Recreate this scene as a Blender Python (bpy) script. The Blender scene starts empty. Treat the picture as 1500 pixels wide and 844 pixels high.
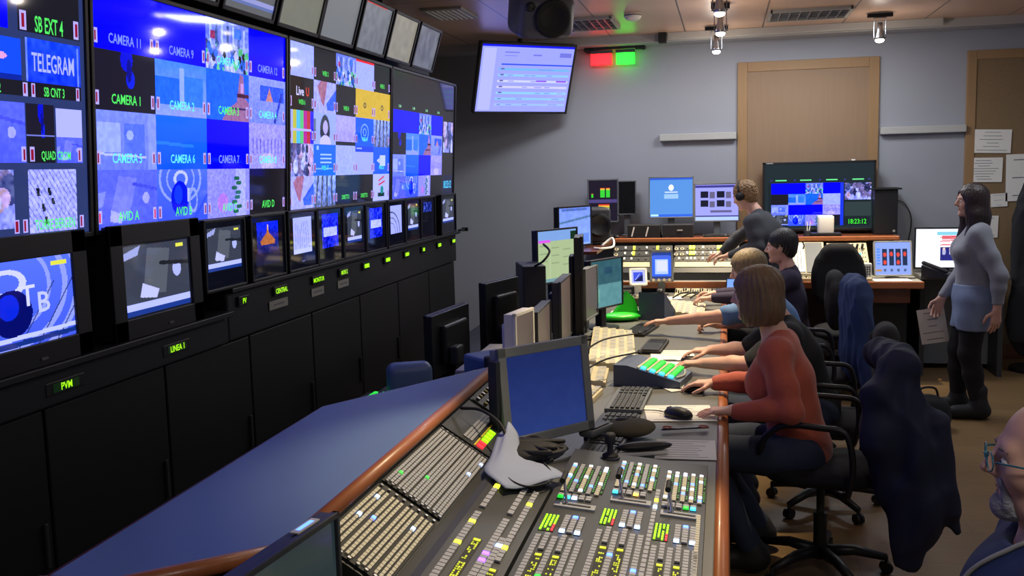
import bpy, bmesh, math, random
import numpy as np
from mathutils import Vector, Matrix, Euler
random.seed(7); RNG = np.random.RandomState(7)
R = math.radians
C = bpy.context.scene.collection
SC = bpy.context.scene

# ---------------------------------------------------------------- camera, world, exposure
def camera():
    yaw, pitch, roll = R(12.4765), R(6.9776), R(-1.4526)
    f = Vector((-math.sin(yaw), math.cos(yaw), 0)); r = Vector((math.cos(yaw), math.sin(yaw), 0)); u = Vector((0, 0, 1))
    f2 = f*math.cos(pitch) - u*math.sin(pitch); u2 = u*math.cos(pitch) + f*math.sin(pitch)
    r3 = r*math.cos(roll) + u2*math.sin(roll); u3 = u2*math.cos(roll) - r*math.sin(roll)
    cd = bpy.data.cameras.new('camera'); cd.sensor_width = 36; cd.lens = 1423.7*36/1500
    cd.clip_start = .05
    co = bpy.data.objects.new('camera', cd); C.objects.link(co)
    m = Matrix((r3, u3, -f2)).transposed().to_4x4(); m.translation = Vector((0, 0, 1.85))
    co.matrix_world = m; SC.camera = co
camera()
SC.view_settings.view_transform = 'Standard'; SC.view_settings.look = 'None'
SC.view_settings.exposure = 0.0; SC.view_settings.gamma = 1; SC.view_settings.use_curve_mapping = False
W = bpy.data.worlds.new('world'); SC.world = W; W.use_nodes = True
W.node_tree.nodes['Background'].inputs[0].default_value = (.3, .35, .5, 1)
W.node_tree.nodes['Background'].inputs[1].default_value = 0.02

def area(name, loc, size, power, col, rot=(0, 0, 0), sy=None):
    l = bpy.data.lights.new(name, 'AREA'); l.energy = power; l.color = col; l.size = size
    if sy: l.shape = 'RECTANGLE'; l.size_y = sy
    o = bpy.data.objects.new(name, l); o.location = loc; o.rotation_euler = rot; C.objects.link(o); return o
def spot(name, loc, target, power, col, ang=50, blend=.6, r=.02):
    l = bpy.data.lights.new(name, 'SPOT'); l.energy = power; l.color = col; l.spot_size = R(ang); l.spot_blend = blend; l.shadow_soft_size = r
    o = bpy.data.objects.new(name, l); o.location = loc
    o.rotation_euler = (Vector(target) - Vector(loc)).to_track_quat('-Z', 'Y').to_euler(); C.objects.link(o); return o
WARM = (1, .80, .50)
# ceiling lamps: two louvre panels in view, unseen fill lights added to brighten the room, and track spots over the desk
area('louvre_and_fill_light', (.66, 8.45, 3.0), .6, 30, (.86, .92, 1), sy=.5)
area('louvre_and_fill_light', (-1.15, 8.3, 3.0), .5, 24, (.9, .92, 1), sy=.5)
area('louvre_and_fill_light', (2.2, 7.0, 3.0), .6, 18, (.86, .92, 1), sy=.6)  # added fill light over the right side, no fixture seen there
area('louvre_and_fill_light', (1.9, 3.4, 3.0), .6, 9, (1, .92, .85), sy=.6)  # added general fill light, outside the view
area('louvre_and_fill_light', (.9, .5, 3.0), .6, 22, (1, .93, .88), sy=.6)  # added soft fill near the camera, outside the view
spot('track_spot', (-.04, 6.7, 2.80), (-.55, 6.2, .75), 330, WARM, 50)
spot('track_spot', (-.04, 7.71, 2.80), (-.5, 7.6, .75), 330, WARM, 50)
spot('track_spot', (-.08, 8.92, 2.80), (-.5, 8.7, .9), 260, WARM, 60)
spot('track_spot', (1.24, 8.67, 2.80), (.95, 8.75, .9), 200, WARM, 55)
spot('track_spot', (-.04, 5.2, 2.80), (-.45, 4.9, .75), 260, WARM, 46)
spot('track_spot', (-.04, 3.6, 2.80), (-.5, 2.7, .8), 200, WARM, 46)
for _p in ((-.04, 6.7), (-.04, 7.71), (-.08, 8.92), (1.24, 8.67), (-.04, 5.2), (-.04, 3.6)):   # bare glass bulbs of the track spots, shining all round
    _l = bpy.data.lights.new('bulb', 'POINT'); _l.energy = 4.5; _l.color = (1, .86, .74); _l.shadow_soft_size = .018; _o = bpy.data.objects.new('bulb', _l); _o.location = (*_p, 2.70); C.objects.link(_o)

# ---------------------------------------------------------------- materials
def lin(c):
    c = np.asarray(c, float)
    return np.where(c <= .04045, c/12.92, ((c+.055)/1.055)**2.4)
def l3(rgb): return tuple(float(v) for v in lin(np.array(rgb)/255.))
_M = {}
def mat(name, rgb, rough=.6, metal=0., var=.12, scale=12, bump=0., coat=0., spec=.5, stretch=None, emis=0., sheen=0.):
    if name in _M: return _M[name]
    m = bpy.data.materials.new(name); m.use_nodes = True; nt = m.node_tree; b = nt.nodes['Principled BSDF']
    c = l3(rgb)
    b.inputs['Roughness'].default_value = rough; b.inputs['Metallic'].default_value = metal
    b.inputs['Coat Weight'].default_value = coat; b.inputs['Specular IOR Level'].default_value = spec
    if sheen: b.inputs['Sheen Weight'].default_value = sheen
    tc = nt.nodes.new('ShaderNodeTexCoord'); mp = nt.nodes.new('ShaderNodeMapping'); nz = nt.nodes.new('ShaderNodeTexNoise')
    nt.links.new(tc.outputs['Object'], mp.inputs[0]); nt.links.new(mp.outputs[0], nz.inputs['Vector'])
    nz.inputs['Scale'].default_value = scale; nz.inputs['Detail'].default_value = 4
    if stretch: mp.inputs['Scale'].default_value = stretch
    rp = nt.nodes.new('ShaderNodeMix'); rp.data_type = 'RGBA'
    rp.inputs[6].default_value = tuple(max(0, v*(1-var)) for v in c)+(1,); rp.inputs[7].default_value = tuple(min(1, v*(1+var)) for v in c)+(1,)
    nt.links.new(nz.outputs['Fac'], rp.inputs[0]); nt.links.new(rp.outputs[2], b.inputs['Base Color'])
    if bump:
        bp = nt.nodes.new('ShaderNodeBump'); bp.inputs['Strength'].default_value = bump; bp.inputs['Distance'].default_value = .01
        nt.links.new(nz.outputs['Fac'], bp.inputs['Height']); nt.links.new(bp.outputs[0], b.inputs['Normal'])
    if emis:
        nt.links.new(rp.outputs[2], b.inputs['Emission Color']); b.inputs['Emission Strength'].default_value = emis
    _M[name] = m; return m
def screenmat(name, strength, rough=.12, base=(6, 6, 8), attr='Col', spec=.5):
    if name in _M: return _M[name]
    m = bpy.data.materials.new(name); m.use_nodes = True; nt = m.node_tree; b = nt.nodes['Principled BSDF']
    b.inputs['Base Color'].default_value = l3(base)+(1,); b.inputs['Roughness'].default_value = rough
    b.inputs['Specular IOR Level'].default_value = spec
    a = nt.nodes.new('ShaderNodeVertexColor'); a.layer_name = attr
    nt.links.new(a.outputs['Color'], b.inputs['Emission Color']); b.inputs['Emission Strength'].default_value = strength
    _M[name] = m; return m

M = dict(
 wallb=mat('plaster_wall', (156, 159, 167), .85, var=.03, scale=3, bump=.03),
 ceil=None,
 black=mat('black_plastic', (24, 24, 27), .45, var=.2),
 matblack=mat('matt_black', (17, 17, 19), .7, var=.25),
 dark=mat('dark_grey_plastic', (46, 48, 52), .5),
 grey=mat('grey_plastic', (98, 102, 104), .5),
 lgrey=mat('light_grey_plastic', (160, 160, 152), .5),
 beige=mat('beige_plastic', (196, 184, 150), .55),
 white=mat('white_plastic', (222, 220, 212), .5, var=.04),
 paper=mat('white_paper', (228, 226, 218), .8, var=.03),
 ink=mat('grey_ink', (120, 122, 130), .8),
 cab=mat('cabinet_laminate', (15, 15, 17), .55, var=.3, scale=4),
 cab2=mat('cabinet_shelf', (22, 23, 27), .5, var=.3, scale=4),
 wood=mat('cherry_wood_edge', (166, 98, 58), .38, var=.22, scale=9, coat=.1, stretch=(6, .6, 6)),
 woodd=mat('dark_red_wood', (92, 48, 30), .35, var=.3, scale=9, coat=.2, stretch=(1, 6, 6)),
 panelw=mat('pale_oak_panel', (140, 114, 88), .6, var=.10, scale=5, stretch=(7, 7, .6)),
 panelf=mat('oak_panel_frame', (150, 118, 80), .55, var=.10, scale=5, stretch=(7, 7, .6)),
 cork=mat('cork_board', (128, 106, 76), .85, var=.18, scale=60),
 slate=mat('slate_plastic', (70, 80, 102), .45), bench=mat('bench_laminate', (92, 116, 152), .42, var=.05, scale=3),
 desk=mat('desk_laminate', (96, 96, 92), .45, var=.08, scale=6),
 console=mat('console_metal', (52, 54, 56), .45, var=.1),
 fascia=mat('console_fascia', (38, 40, 40), .5),
 key=mat('grey_key', (158, 160, 168), .5, var=.1, scale=90),
 keyp=mat('pale_key', (192, 188, 168), .5, var=.1, scale=90),
 keyd=mat('dark_key', (62, 62, 60), .5, var=.15, scale=90),
 chrome=mat('brushed_metal', (170, 172, 176), .3, metal=.9, var=.05),
 ledge=mat('white_ledge', (176, 176, 172), .7, var=.04),
 base=mat('wood_baseboard', (120, 78, 44), .5, var=.2, scale=6, stretch=(.6, 6, 6)),
 lcd=mat('unlit_lcd', (92, 78, 70), .35, var=.05),
 skin=mat('skin', (212, 166, 146), .55, var=.06, scale=25, bump=.05),
 lip=mat('lip', (160, 96, 90), .5, var=.05),
 orange=mat('orange_knit', (176, 84, 64), .85, var=.08, scale=40, bump=.15, sheen=.2),
 denim=mat('dark_denim', (44, 54, 78), .85, var=.2, scale=50, bump=.1),
 denimskirt=mat('pale_denim', (124, 142, 176), .85, var=.22, scale=9, bump=.1),
 blackcloth=mat('black_cloth', (22, 23, 28), .9, var=.2, scale=30, bump=.1),
 greyknit=mat('grey_knit', (138, 142, 152), .9, var=.07, scale=50, bump=.15, sheen=.2),
 bluecloth=mat('blue_cotton', (92, 128, 176), .85, var=.07, scale=30, bump=.1),
 navy=mat('navy_jacket_cloth', (22, 28, 56), .8, var=.15, scale=20, bump=.15),
 bluejacket=mat('blue_jacket_cloth', (44, 66, 112), .85, var=.15, scale=20, bump=.15),
 purple=mat('dark_purple_cloth', (52, 46, 68), .9, var=.1, scale=30),
 darkgrey=mat('charcoal_sweater', (56, 58, 64), .9, var=.1, scale=40, bump=.1),
 hoodie=mat('royal_blue_hoodie', (30, 48, 92), .85, var=.12, scale=30, bump=.1),
 shoe=mat('dark_shoe', (38, 38, 38), .55, var=.15),
 boot=mat('dark_suede_boot', (28, 30, 34), .7, var=.15),
 hairbr=mat('light_brown_hair', (112, 90, 66), .5, var=.45, scale=26, bump=.4, stretch=(4, 4, .35)),
 hairgr=mat('ash_blonde_hair', (128, 112, 84), .5, var=.4, scale=26, bump=.4, stretch=(4, 4, .6)),
 hairdk=mat('near_black_hair', (26, 24, 28), .45, var=.3, scale=26, bump=.4, stretch=(4, 4, .5)),
 hairdb=mat('dark_brown_hair', (44, 32, 32), .42, var=.4, scale=26, bump=.4, stretch=(4, 4, .35)),
 hairbl=mat('curly_blonde_hair', (128, 98, 62), .6, var=.6, scale=60, bump=.8),
 beard=mat('grey_beard', (150, 150, 158), .9, var=.35, scale=160, bump=.6),
 stub=mat('grey_stubble', (126, 112, 110), .9, var=.3, scale=180, bump=.4),
 eyew=mat('eye_white', (215, 210, 205), .3, var=.02), iris=mat('eye_iris', (40, 34, 30), .2),
 green=mat('green_plastic', (40, 190, 40), .35, var=.1),
 yellow=mat('yellow_plastic', (200, 180, 40), .5),
 fabric=mat('chair_fabric', (20, 20, 23), .9, var=.25, scale=60, bump=.1),
)
def glow(name, rgb, s=1.5): return mat('glow_'+name, rgb, .4, var=.02, emis=s)
G = dict(lime=glow('lime', (150, 255, 20), 1.6), green=glow('green', (40, 225, 60), 1.0), blue=glow('blue', (70, 110, 255), 4.5), ice=glow('ice', (150, 185, 255), 4),
         cyan=glow('cyan', (60, 200, 255), 2.5), yellow=glow('yellow', (235, 240, 60), 2), violet=glow('violet', (140, 90, 255), 3), red=glow('red', (255, 50, 60), 1.3),
         amber=glow('amber', (255, 190, 90), 2), ylabel=glow('yellow_label', (190, 200, 20), .8), pink=glow('pink', (255, 110, 130), 1.5), lamp=glow('lamp', (255, 245, 225), 14), white=glow('white', (235, 240, 255), 1.3),
         redsign=glow('red_sign', (255, 16, 24), 3.5), greensign=glow('green_sign', (24, 255, 34), 3.5), dimgreen=glow('dim_green', (60, 130, 50), .35))

# ---------------------------------------------------------------- mesh helpers
def tag(o, label=None, cat=None, group=None, kind=None):
    if label: o['label'] = label
    if cat: o['category'] = cat
    if group: o['group'] = group
    if kind: o['kind'] = kind
    return o
def thing(name, label, cat, loc=(0, 0, 0), rz=0, group=None, rx=0, ry=0):
    o = bpy.data.objects.new(name, None); C.objects.link(o); o.empty_display_size = .05
    o.location = loc; o.rotation_euler = (R(rx), R(ry), R(rz)); return tag(o, label, cat, group)
class MB:
    def __init__(s): s.bm = bmesh.new(); s.mats = []
    def mi(s, m):
        if m not in s.mats: s.mats.append(m)
        return s.mats.index(m)
    def _fin(s, vs, m, T=None):
        if T is not None: bmesh.ops.transform(s.bm, matrix=T, verts=vs)
        i = s.mi(m)
        for f in {f for v in vs for f in v.link_faces}: f.material_index = i
    def box(s, c, d, m, rot=None, bev=0, seg=2):
        r = bmesh.ops.create_cube(s.bm, size=1); vs = r['verts']
        bmesh.ops.scale(s.bm, vec=d, verts=vs)
        if bev:
            es = list({e for v in vs for e in v.link_edges})
            r2 = bmesh.ops.bevel(s.bm, geom=es, offset=bev, segments=seg, affect='EDGES', profile=.5)
            vs = list({v for v in r2['verts']} | {v for f in r2['faces'] for v in f.verts})
        T = Matrix.Translation(c)
        if rot is not None: T = T @ (rot if isinstance(rot, Matrix) else Euler([R(a) for a in rot]).to_matrix().to_4x4())
        s._fin(vs, m, T); return s
    def b2(s, lo, hi, m, bev=0):
        return s.box([(a+b)/2 for a, b in zip(lo, hi)], [abs(b-a) for a, b in zip(lo, hi)], m, bev=bev)
    def cyl(s, a, b, r, m, r2=None, n=16, cap=True):
        a = Vector(a); b = Vector(b); L = (b-a).length
        q = bmesh.ops.create_cone(s.bm, segments=n, radius1=r, radius2=r if r2 is None else r2, depth=L, cap_ends=cap)
        T = Matrix.Translation((a+b)/2) @ (b-a).to_track_quat('Z', 'Y').to_matrix().to_4x4()
        s._fin(q['verts'], m, T); return s
    def sph(s, c, r, m, n=14):
        q = bmesh.ops.create_uvsphere(s.bm, u_segments=n, v_segments=max(6, n//2), radius=1)
        rr = (r, r, r) if not hasattr(r, '__len__') else r
        s._fin(q['verts'], m, Matrix.Translation(c) @ Matrix.Diagonal((*rr, 1))); return s
    def prism(s, pts, axis, a, b, m):
        """polygon in the plane normal to axis, extruded from a to b along it"""
        def P(p, t): return {'x': (t, p[0], p[1]), 'y': (p[0], t, p[1]), 'z': (p[0], p[1], t)}[axis]
        va = [s.bm.verts.new(P(p, a)) for p in pts]; vb = [s.bm.verts.new(P(p, b)) for p in pts]
        i = s.mi(m); fs = [s.bm.faces.new(va), s.bm.faces.new(vb[::-1])]
        n = len(pts)
        for k in range(n): fs.append(s.bm.faces.new((va[k], vb[k], vb[(k+1) % n], va[(k+1) % n])))
        for f in fs: f.material_index = i
        bmesh.ops.recalc_face_normals(s.bm, faces=fs); return s
    def tube(s, pts, r, m, n=8, closed=False):
        pts = [Vector(p) for p in pts]; rings = []; up = None; i = s.mi(m); N = len(pts)
        for k, p in enumerate(pts):
            t = (pts[(k+1) % N]-pts[k-1]) if (closed or 0 < k < N-1) else (pts[1]-pts[0] if k == 0 else pts[-1]-pts[-2])
            t.normalize()
            if up is None: up = t.orthogonal().normalized()
            up = (up - t*up.dot(t)).normalized(); w = t.cross(up)
            rr = r[k] if hasattr(r, '__len__') else r
            rings.append([s.bm.verts.new(p + (up*math.cos(a)+w*math.sin(a))*rr) for a in [2*math.pi*j/n for j in range(n)]])
        for k in range(N if closed else N-1):
            A, B = rings[k], rings[(k+1) % N]
            for j in range(n):
                f = s.bm.faces.new((A[j], A[(j+1) % n], B[(j+1) % n], B[j])); f.material_index = i
        if not closed:
            for q in (rings[0][::-1], rings[-1]): s.bm.faces.new(q).material_index = i
        return s
    def lathe(s, prof, m, n=24, c=(0, 0, 0)):
        i = s.mi(m); rings = [[s.bm.verts.new((c[0]+r*math.cos(2*math.pi*j/n), c[1]+r*math.sin(2*math.pi*j/n), c[2]+z)) for j in range(n)] for r, z in prof]
        for A, B in zip(rings, rings[1:]):
            for j in range(n): s.bm.faces.new((A[j], A[(j+1) % n], B[(j+1) % n], B[j])).material_index = i
        for q in (rings[0][::-1], rings[-1]): s.bm.faces.new(q).material_index = i
        return s
    def build(s, name, parent=None, smooth=False, loc=None, rot=None):
        me = bpy.data.meshes.new(name); s.bm.to_mesh(me); s.bm.free()
        for m in s.mats: me.materials.append(m)
        if smooth: me.polygons.foreach_set('use_smooth', [True]*len(me.polygons))
        o = bpy.data.objects.new(name, me); C.objects.link(o)
        if parent: o.parent = parent
        if loc: o.location = loc
        if rot: o.rotation_euler = [R(a) for a in rot]
        return o
def spline(pts, n=8):
    P = [Vector(p) for p in pts]; P = [P[0]*2-P[1]]+P+[P[-1]*2-P[-2]]; out = []
    for i in range(1, len(P)-2):
        for k in range(n):
            t = k/n; a, b, c, d = P[i-1:i+3]
            out.append(.5*((2*b)+(c-a)*t+(2*a-5*b+4*c-d)*t*t+(3*b-a-3*c+d)*t**3))
    return out+[P[-2]]
def copy_tree(o, parent=None):
    c = o.copy(); C.objects.link(c)
    if parent: c.parent = parent
    for ch in o.children: copy_tree(ch, c)
    return c

# ---------------------------------------------------------------- lettering
_T = {}
def textgeo(body):
    if body not in _T:
        cu = bpy.data.curves.new('lettering', 'FONT'); cu.body = body; cu.resolution_u = 2; cu.size = 1; cu.offset = .012
        ob = bpy.data.objects.new('lettering', cu); me = ob.to_mesh()
        v = np.array([x.co[:2] for x in me.vertices]) if len(me.vertices) else np.zeros((0, 2))
        p = [tuple(q.vertices) for q in me.polygons]; ob.to_mesh_clear(); bpy.data.objects.remove(ob); bpy.data.curves.remove(cu)
        if len(v): v = v - v.min(0)
        _T[body] = (v, p)
    return _T[body]

# ---------------------------------------------------------------- pictures on screens (drawn row by row, kept as coloured faces)
class Pic:
    def __init__(s, h, w, c=(0, 0, 0)): s.a = np.zeros((h, w, 3)); s.a[:] = np.array(c)/255.; s.h, s.w = h, w
    def sub(s, x0, y0, x1, y1):
        q = Pic.__new__(Pic); X0, X1, Y0, Y1 = [int(round(v)) for v in (x0*s.w, x1*s.w, y0*s.h, y1*s.h)]
        q.a = s.a[Y0:max(Y1, Y0+1), X0:max(X1, X0+1)]; q.h, q.w = q.a.shape[:2]; return q
    def fill(s, c, x0=0, y0=0, x1=1, y1=1): s.sub(x0, y0, x1, y1).a[:] = np.array(c)/255.; return s
    def grid(s): return np.meshgrid((np.arange(s.w)+.5)/s.w, (np.arange(s.h)+.5)/s.h)
    def ell(s, c, cx, cy, rx, ry, ring=0):
        X, Y = s.grid(); d = np.sqrt(((X-cx)/rx)**2+((Y-cy)/ry)**2); k = d < 1
        if ring: k &= d > 1-ring
        s.a[k] = np.array(c)/255.; return s
    def line(s, c, x0, y0, x1, y1, w=.02):
        X, Y = s.grid(); dx, dy = x1-x0, y1-y0; t = np.clip(((X-x0)*dx+(Y-y0)*dy)/(dx*dx+dy*dy+1e-9), 0, 1)
        s.a[np.hypot(X-x0-t*dx, Y-y0-t*dy) < w] = np.array(c)/255.; return s
    def poly(s, c, pts):
        X, Y = s.grid(); k = np.zeros(X.shape, bool); n = len(pts)
        for i in range(n):
            (x1, y1), (x2, y2) = pts[i], pts[(i+1) % n]
            if y1 == y2: continue
            k ^= ((Y > y1) != (Y > y2)) & (X < (x2-x1)*(Y-y1)/(y2-y1)+x1)
        s.a[k] = np.array(c)/255.; return s
    def grad(s, c0, c1, vert=True):
        X, Y = s.grid(); t = (Y if vert else X)[..., None]; s.a[:] = (np.array(c0)*(1-t)+np.array(c1)*t)/255.; return s
    def noise(s, amp=.1, cell=3, seed=0, mono=True):
        r = np.random.RandomState(seed); h, w = s.h//cell+2, s.w//cell+2; n = r.rand(h, w, 1 if mono else 3)-.5
        y = np.arange(s.h)/cell; x = np.arange(s.w)/cell; y0 = np.minimum(y.astype(int), h-2); x0 = np.minimum(x.astype(int), w-2); fy = (y-y0)[:, None, None]; fx = (x-x0)[None, :, None]
        n = (n[y0][:, x0]*(1-fy)+n[y0+1][:, x0]*fy)*(1-fx)+(n[y0][:, x0+1]*(1-fy)+n[y0+1][:, x0+1]*fy)*fx
        s.a[:] = np.clip(s.a+n*2.4*amp, 0, 1); return s
    def blobs(s, cols, n, seed, r=(.03, .1), x0=0, y0=0, x1=1, y1=1, asp=2.):
        q = np.random.RandomState(seed)
        for k in range(n): rr = q.uniform(*r); s.ell(cols[q.randint(len(cols))], q.uniform(x0, x1), q.uniform(y0, y1), rr, rr*asp)
        return s
def tile(t, kind, seed=0):
    L = (150, 165, 250); B = (0, 0, 255); SK = (20, 105, 250)
    if kind == 'blue': t.fill(B)
    elif kind == 'black': t.fill((30, 28, 38))
    elif kind == 'fig': t.fill((30, 28, 48)); t.ell((10, 20, 190), .52, .12, .1, .2); t.ell((14, 34, 200), .58, .45, .07, .16); t.ell((8, 14, 150), .56, .3, .04, .2)
    elif kind == 'street': t.grad((70, 140, 250), (150, 170, 250)); t.fill((30, 110, 240), 0, .3, .45, .8); t.fill((150, 180, 255), .45, .1, .55, .85); t.fill((50, 130, 245), .55, .25, .93, .8); t.poly(L, [(.3, 1), (.55, .75), (1, .95), (1, 1)]); t.noise(.03, 3, seed)
    elif kind == 'eiffel': t.fill(SK); t.poly((160, 110, 170), [(.78, 0), (.86, .05), (.9, .5), (1, .6), (1, 1), (.35, 1), (.5, .75), (.7, .6), (.74, .3)]); t.fill((70, 30, 70), .7, .42, 1, .5); t.fill((210, 160, 200), .8, .2, .86, .4); t.fill((60, 40, 110), .55, .72, .95, .76); t.noise(.035, 3, seed)
    elif kind == 'studio': t.grad((150, 165, 250), (120, 140, 250)); t.fill((40, 90, 230), .3, .15, .95, .5); t.poly((210, 140, 150), [(.45, .5), (.55, .2), (.65, .5)]); t.line((30, 60, 190), .9, .3, .7, .95, .03); t.noise(.06, 2, seed)
    elif kind == 'office': t.grad((130, 150, 250), (110, 130, 245)); t.fill((160, 180, 255), .03, .2, .4, .7); t.fill((90, 120, 235), .45, .2, .8, .85); t.ell((170, 190, 255), .55, .4, .06, .08); t.fill((140, 160, 250), .85, 0, 1, 1); t.line((190, 200, 255), 0, .72, .8, .78, .02); t.noise(.04, 3, seed)
    elif kind == 'sky': t.grad((25, 110, 250), (15, 90, 245)); t.line((40, 130, 250), 0, .5, .7, .56, .03)
    elif kind == 'hall': t.fill((165, 160, 245)); [t.line((100, 95, 200), .1+.1*i, .35, .1+.1*i, .65, .012) for i in range(9)]; t.ell((200, 190, 255), .5, .85, .22, .2); t.noise(.08, 2, seed)
    elif kind == 'desk': t.grad((95, 110, 235), (85, 100, 225)); t.poly((120, 130, 240), [(.35, .1), (.65, .15), (.5, .85), (.2, .8)]); t.poly((175, 180, 255), [(.22, .68), (.42, .78), (.38, .92), (.2, .88)]); t.ell((170, 175, 255), .8, .5, .06, .1); t.poly((130, 145, 245), [(0, .4), (.15, .35), (.1, .6), (0, .65)]); t.line((70, 80, 200), .6, .25, 1, .35, .03); t.noise(.03, 3, seed)
    elif kind == 'globe': t.grad((80, 115, 245), (60, 90, 235)); [t.ell((150, 170, 255), .45, .18, r, r*1.15, .1) for r in (.42, .28)]; t.ell((200, 210, 255), .45, .18, .14, .16, .35); t.ell((5, 20, 200), .43, .55, .17, .33); t.ell((20, 60, 245), .4, .48, .08, .18); t.fill((190, 200, 255), .58, .35, .63, .62); t.ell((150, 170, 255), .7, .6, .09, .25, .3); t.line((50, 80, 200), 1, .5, .7, 1, .02)
    elif kind == 'flower': t.fill((150, 150, 245)); t.fill((180, 185, 255), .66, 0, .9, 1); t.ell((190, 130, 220), .35, .7, .12, .2); [t.ell((40, 110, 90), .68+.06*math.sin(i*2.3), .2+.1*i, .07, .05) for i in range(8)]; t.noise(.06, 2, seed)
    elif kind == 'crowd': t.fill((150, 170, 250)); t.fill((120, 140, 230), 0, 0, 1, .45); [t.fill((60, 90, 170) if i % 2 else (175, 195, 255), .08+.13*i, .08, .13+.13*i, .5) for i in range(7)]; t.fill((160, 50, 110), .1, .25, .2, .4); t.fill((60, 120, 210), .65, .1, .82, .3); t.blobs([(40, 50, 110), (200, 210, 255), (20, 26, 50), (30, 100, 200), (150, 130, 220), (90, 200, 150)], 60, seed, (.02, .06), 0, .5, 1, 1); t.noise(.1, 3, seed)
    elif kind == 'white': t.fill((170, 185, 252)); t.noise(.035, 3, seed)
    elif kind == 'whiter': t.fill((170, 185, 252)); t.fill((235, 40, 50), 0, 0, 1, .07); t.noise(.03, 2, seed)
    elif kind == 'pinkw': t.grad((180, 175, 250), (175, 165, 240)); t.noise(.05, 3, seed); t.fill((30, 35, 50), 0, .88, 1, 1)
    elif kind == 'yellow': t.fill((222, 186, 60)); t.ell((90, 80, 70), .5, .55, .08, .1, .5); t.noise(.02, 4, seed)
    elif kind == 'bars': [t.fill(c, i/7, 0, (i+1)/7, 1) for i, c in enumerate([(170, 180, 240), (200, 200, 80), (80, 200, 210), (90, 210, 140), (190, 30, 170), (200, 40, 60), (30, 20, 230)])]; t.fill((190, 190, 230), 0, .55, .9, .62)
    elif kind == 'face': t.fill((160, 180, 245)); t.ell((50, 60, 80), .5, .55, .22, .5); t.ell((190, 180, 220), .52, .45, .11, .22); t.ell((210, 205, 245), .52, .95, .25, .25); t.fill((100, 120, 150), 0, .2, .1, .9)
    elif kind == 'logo': t.fill((15, 95, 250)); t.ell((130, 180, 255), .5, .5, .22, .3, .15); t.ell((130, 180, 255), .5, .5, .1, .14, .3)
    elif kind == 'bluetext': t.fill((20, 110, 245)); [t.fill((170, 210, 255), .3, y, .8, y+.06) for y in (.3, .42, .54)]; t.fill((120, 180, 255), .1, .75, .35, .8); t.fill((120, 180, 255), .55, .75, .85, .8); t.fill((160, 200, 255), .12, .05, .22, .18)
    elif kind == 'waves': t.grad((150, 180, 250), (110, 130, 190)); [t.line((80, 90, 120), .2+.2*i, 0, .1+.25*i, 1, .04) for i in range(4)]; t.noise(.15, 3, seed)
    elif kind == 'people': t.fill((150, 160, 225)); t.blobs([(70, 80, 150), (190, 200, 255), (120, 110, 170), (40, 44, 90), (200, 170, 200)], 45, seed, (.04, .12), asp=2.2); t.noise(.12, 3, seed)
    elif kind == 'doc': t.fill((170, 180, 252)); t.fill((25, 70, 230), 0, 0, 1, .2); t.fill((160, 180, 255), .05, .05, .35, .1)
    elif kind == 'docb': t.fill((20, 95, 245)); t.fill((200, 215, 255), .4, .3, .75, .7); t.poly((200, 215, 255), [(.2, .5), (.38, .4), (.38, .6)])
    elif kind == 'map': t.fill((175, 180, 252)); t.poly((170, 110, 150), [(.3, 0), (.6, 0), (.45, .8), (.35, .7), (.15, .2)]); t.poly((50, 100, 230), [(.55, .7), (1, .2), (1, .9), (.6, .9)]); t.noise(.06, 3, seed)
    elif kind == 'poster': t.fill((185, 195, 255)); t.line((220, 60, 70), .35, .25, .65, .1, .03); t.line((220, 60, 70), .35, .4, .7, .28, .03); t.fill((30, 60, 60), .3, .7, .7, .85); t.ell((40, 150, 160), .55, .6, .1, .15)
    elif kind == 'stone': t.fill((178, 184, 250)); [t.line((120, 125, 200), .1*i-.5, 0, .1*i+.2, 1, .008) for i in range(14)]; [t.poly((40, 45, 60), [(x, y), (x+.06, y), (x+.08, y+.12), (x+.02, y+.12)]) for x, y in ((.15, .3), (.25, .55), (.45, .45), (.3, .75), (.38, .3))]; t.noise(.1, 2, seed)
    elif kind == 'telegram': t.grad((25, 75, 240), (20, 60, 230)); t.fill((110, 140, 255), 0, 0, .03, 1); t.fill((110, 140, 255), .93, .05, .97, 1); t.noise(.06, 4, seed)
    elif kind == 'crab': t.fill((20, 80, 245)); t.ell((240, 170, 190), .5, .45, .3, .12); t.ell((230, 90, 70), .45, .4, .25, .05); t.fill((10, 40, 170), 0, .85, 1, 1)
    elif kind == 'ship': t.grad((10, 40, 235), (20, 24, 60)); t.poly((190, 110, 60), [(.5, .05), (.55, .28), (.85, .5), (.8, .6), (.2, .6), (.15, .5), (.45, .28)]); t.fill((240, 190, 130), .48, .08, .54, .22); t.noise(.06, 2, seed)
    elif kind == 'mono': t.fill((60, 66, 84)); t.poly((90, 96, 110), [(.35, .05), (.7, .1), (.6, .75), (.25, .7)]); t.poly((200, 205, 225), [(.25, .55), (.5, .68), (.45, .8), (.2, .75)]); t.ell((180, 190, 220), .8, .42, .07, .12); t.poly((160, 170, 190), [(0, .1), (.25, .0), (.2, .14), (0, .2)]); t.line((30, 34, 44), .55, .3, 1, .35, .03); t.fill((240, 240, 90), .8, .04, .93, .1); t.fill((190, 200, 245), 0, .83, 1, .92); t.fill((30, 60, 150), 0, .92, 1, 1)
    elif kind == 'lines': t.fill((180, 190, 245)); [t.line((60, 60, 90), .15+.1*i, .1, .1+.13*i, 1, .006) for i in range(7)]; t.fill((200, 210, 255), 0, .88, 1, 1)
    elif kind == 'arcs': t.fill((175, 185, 240)); [t.ell((70, 80, 110), .05, 1, r, r, .06) for r in (.8, .6, .4)]
    elif kind == 'tgsm': t.grad((15, 40, 230), (10, 30, 200)); t.noise(.15, 3, seed); t.fill((190, 200, 250), .08, .42, .92, .66); t.noise(.12, 2, seed)
    return t
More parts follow.
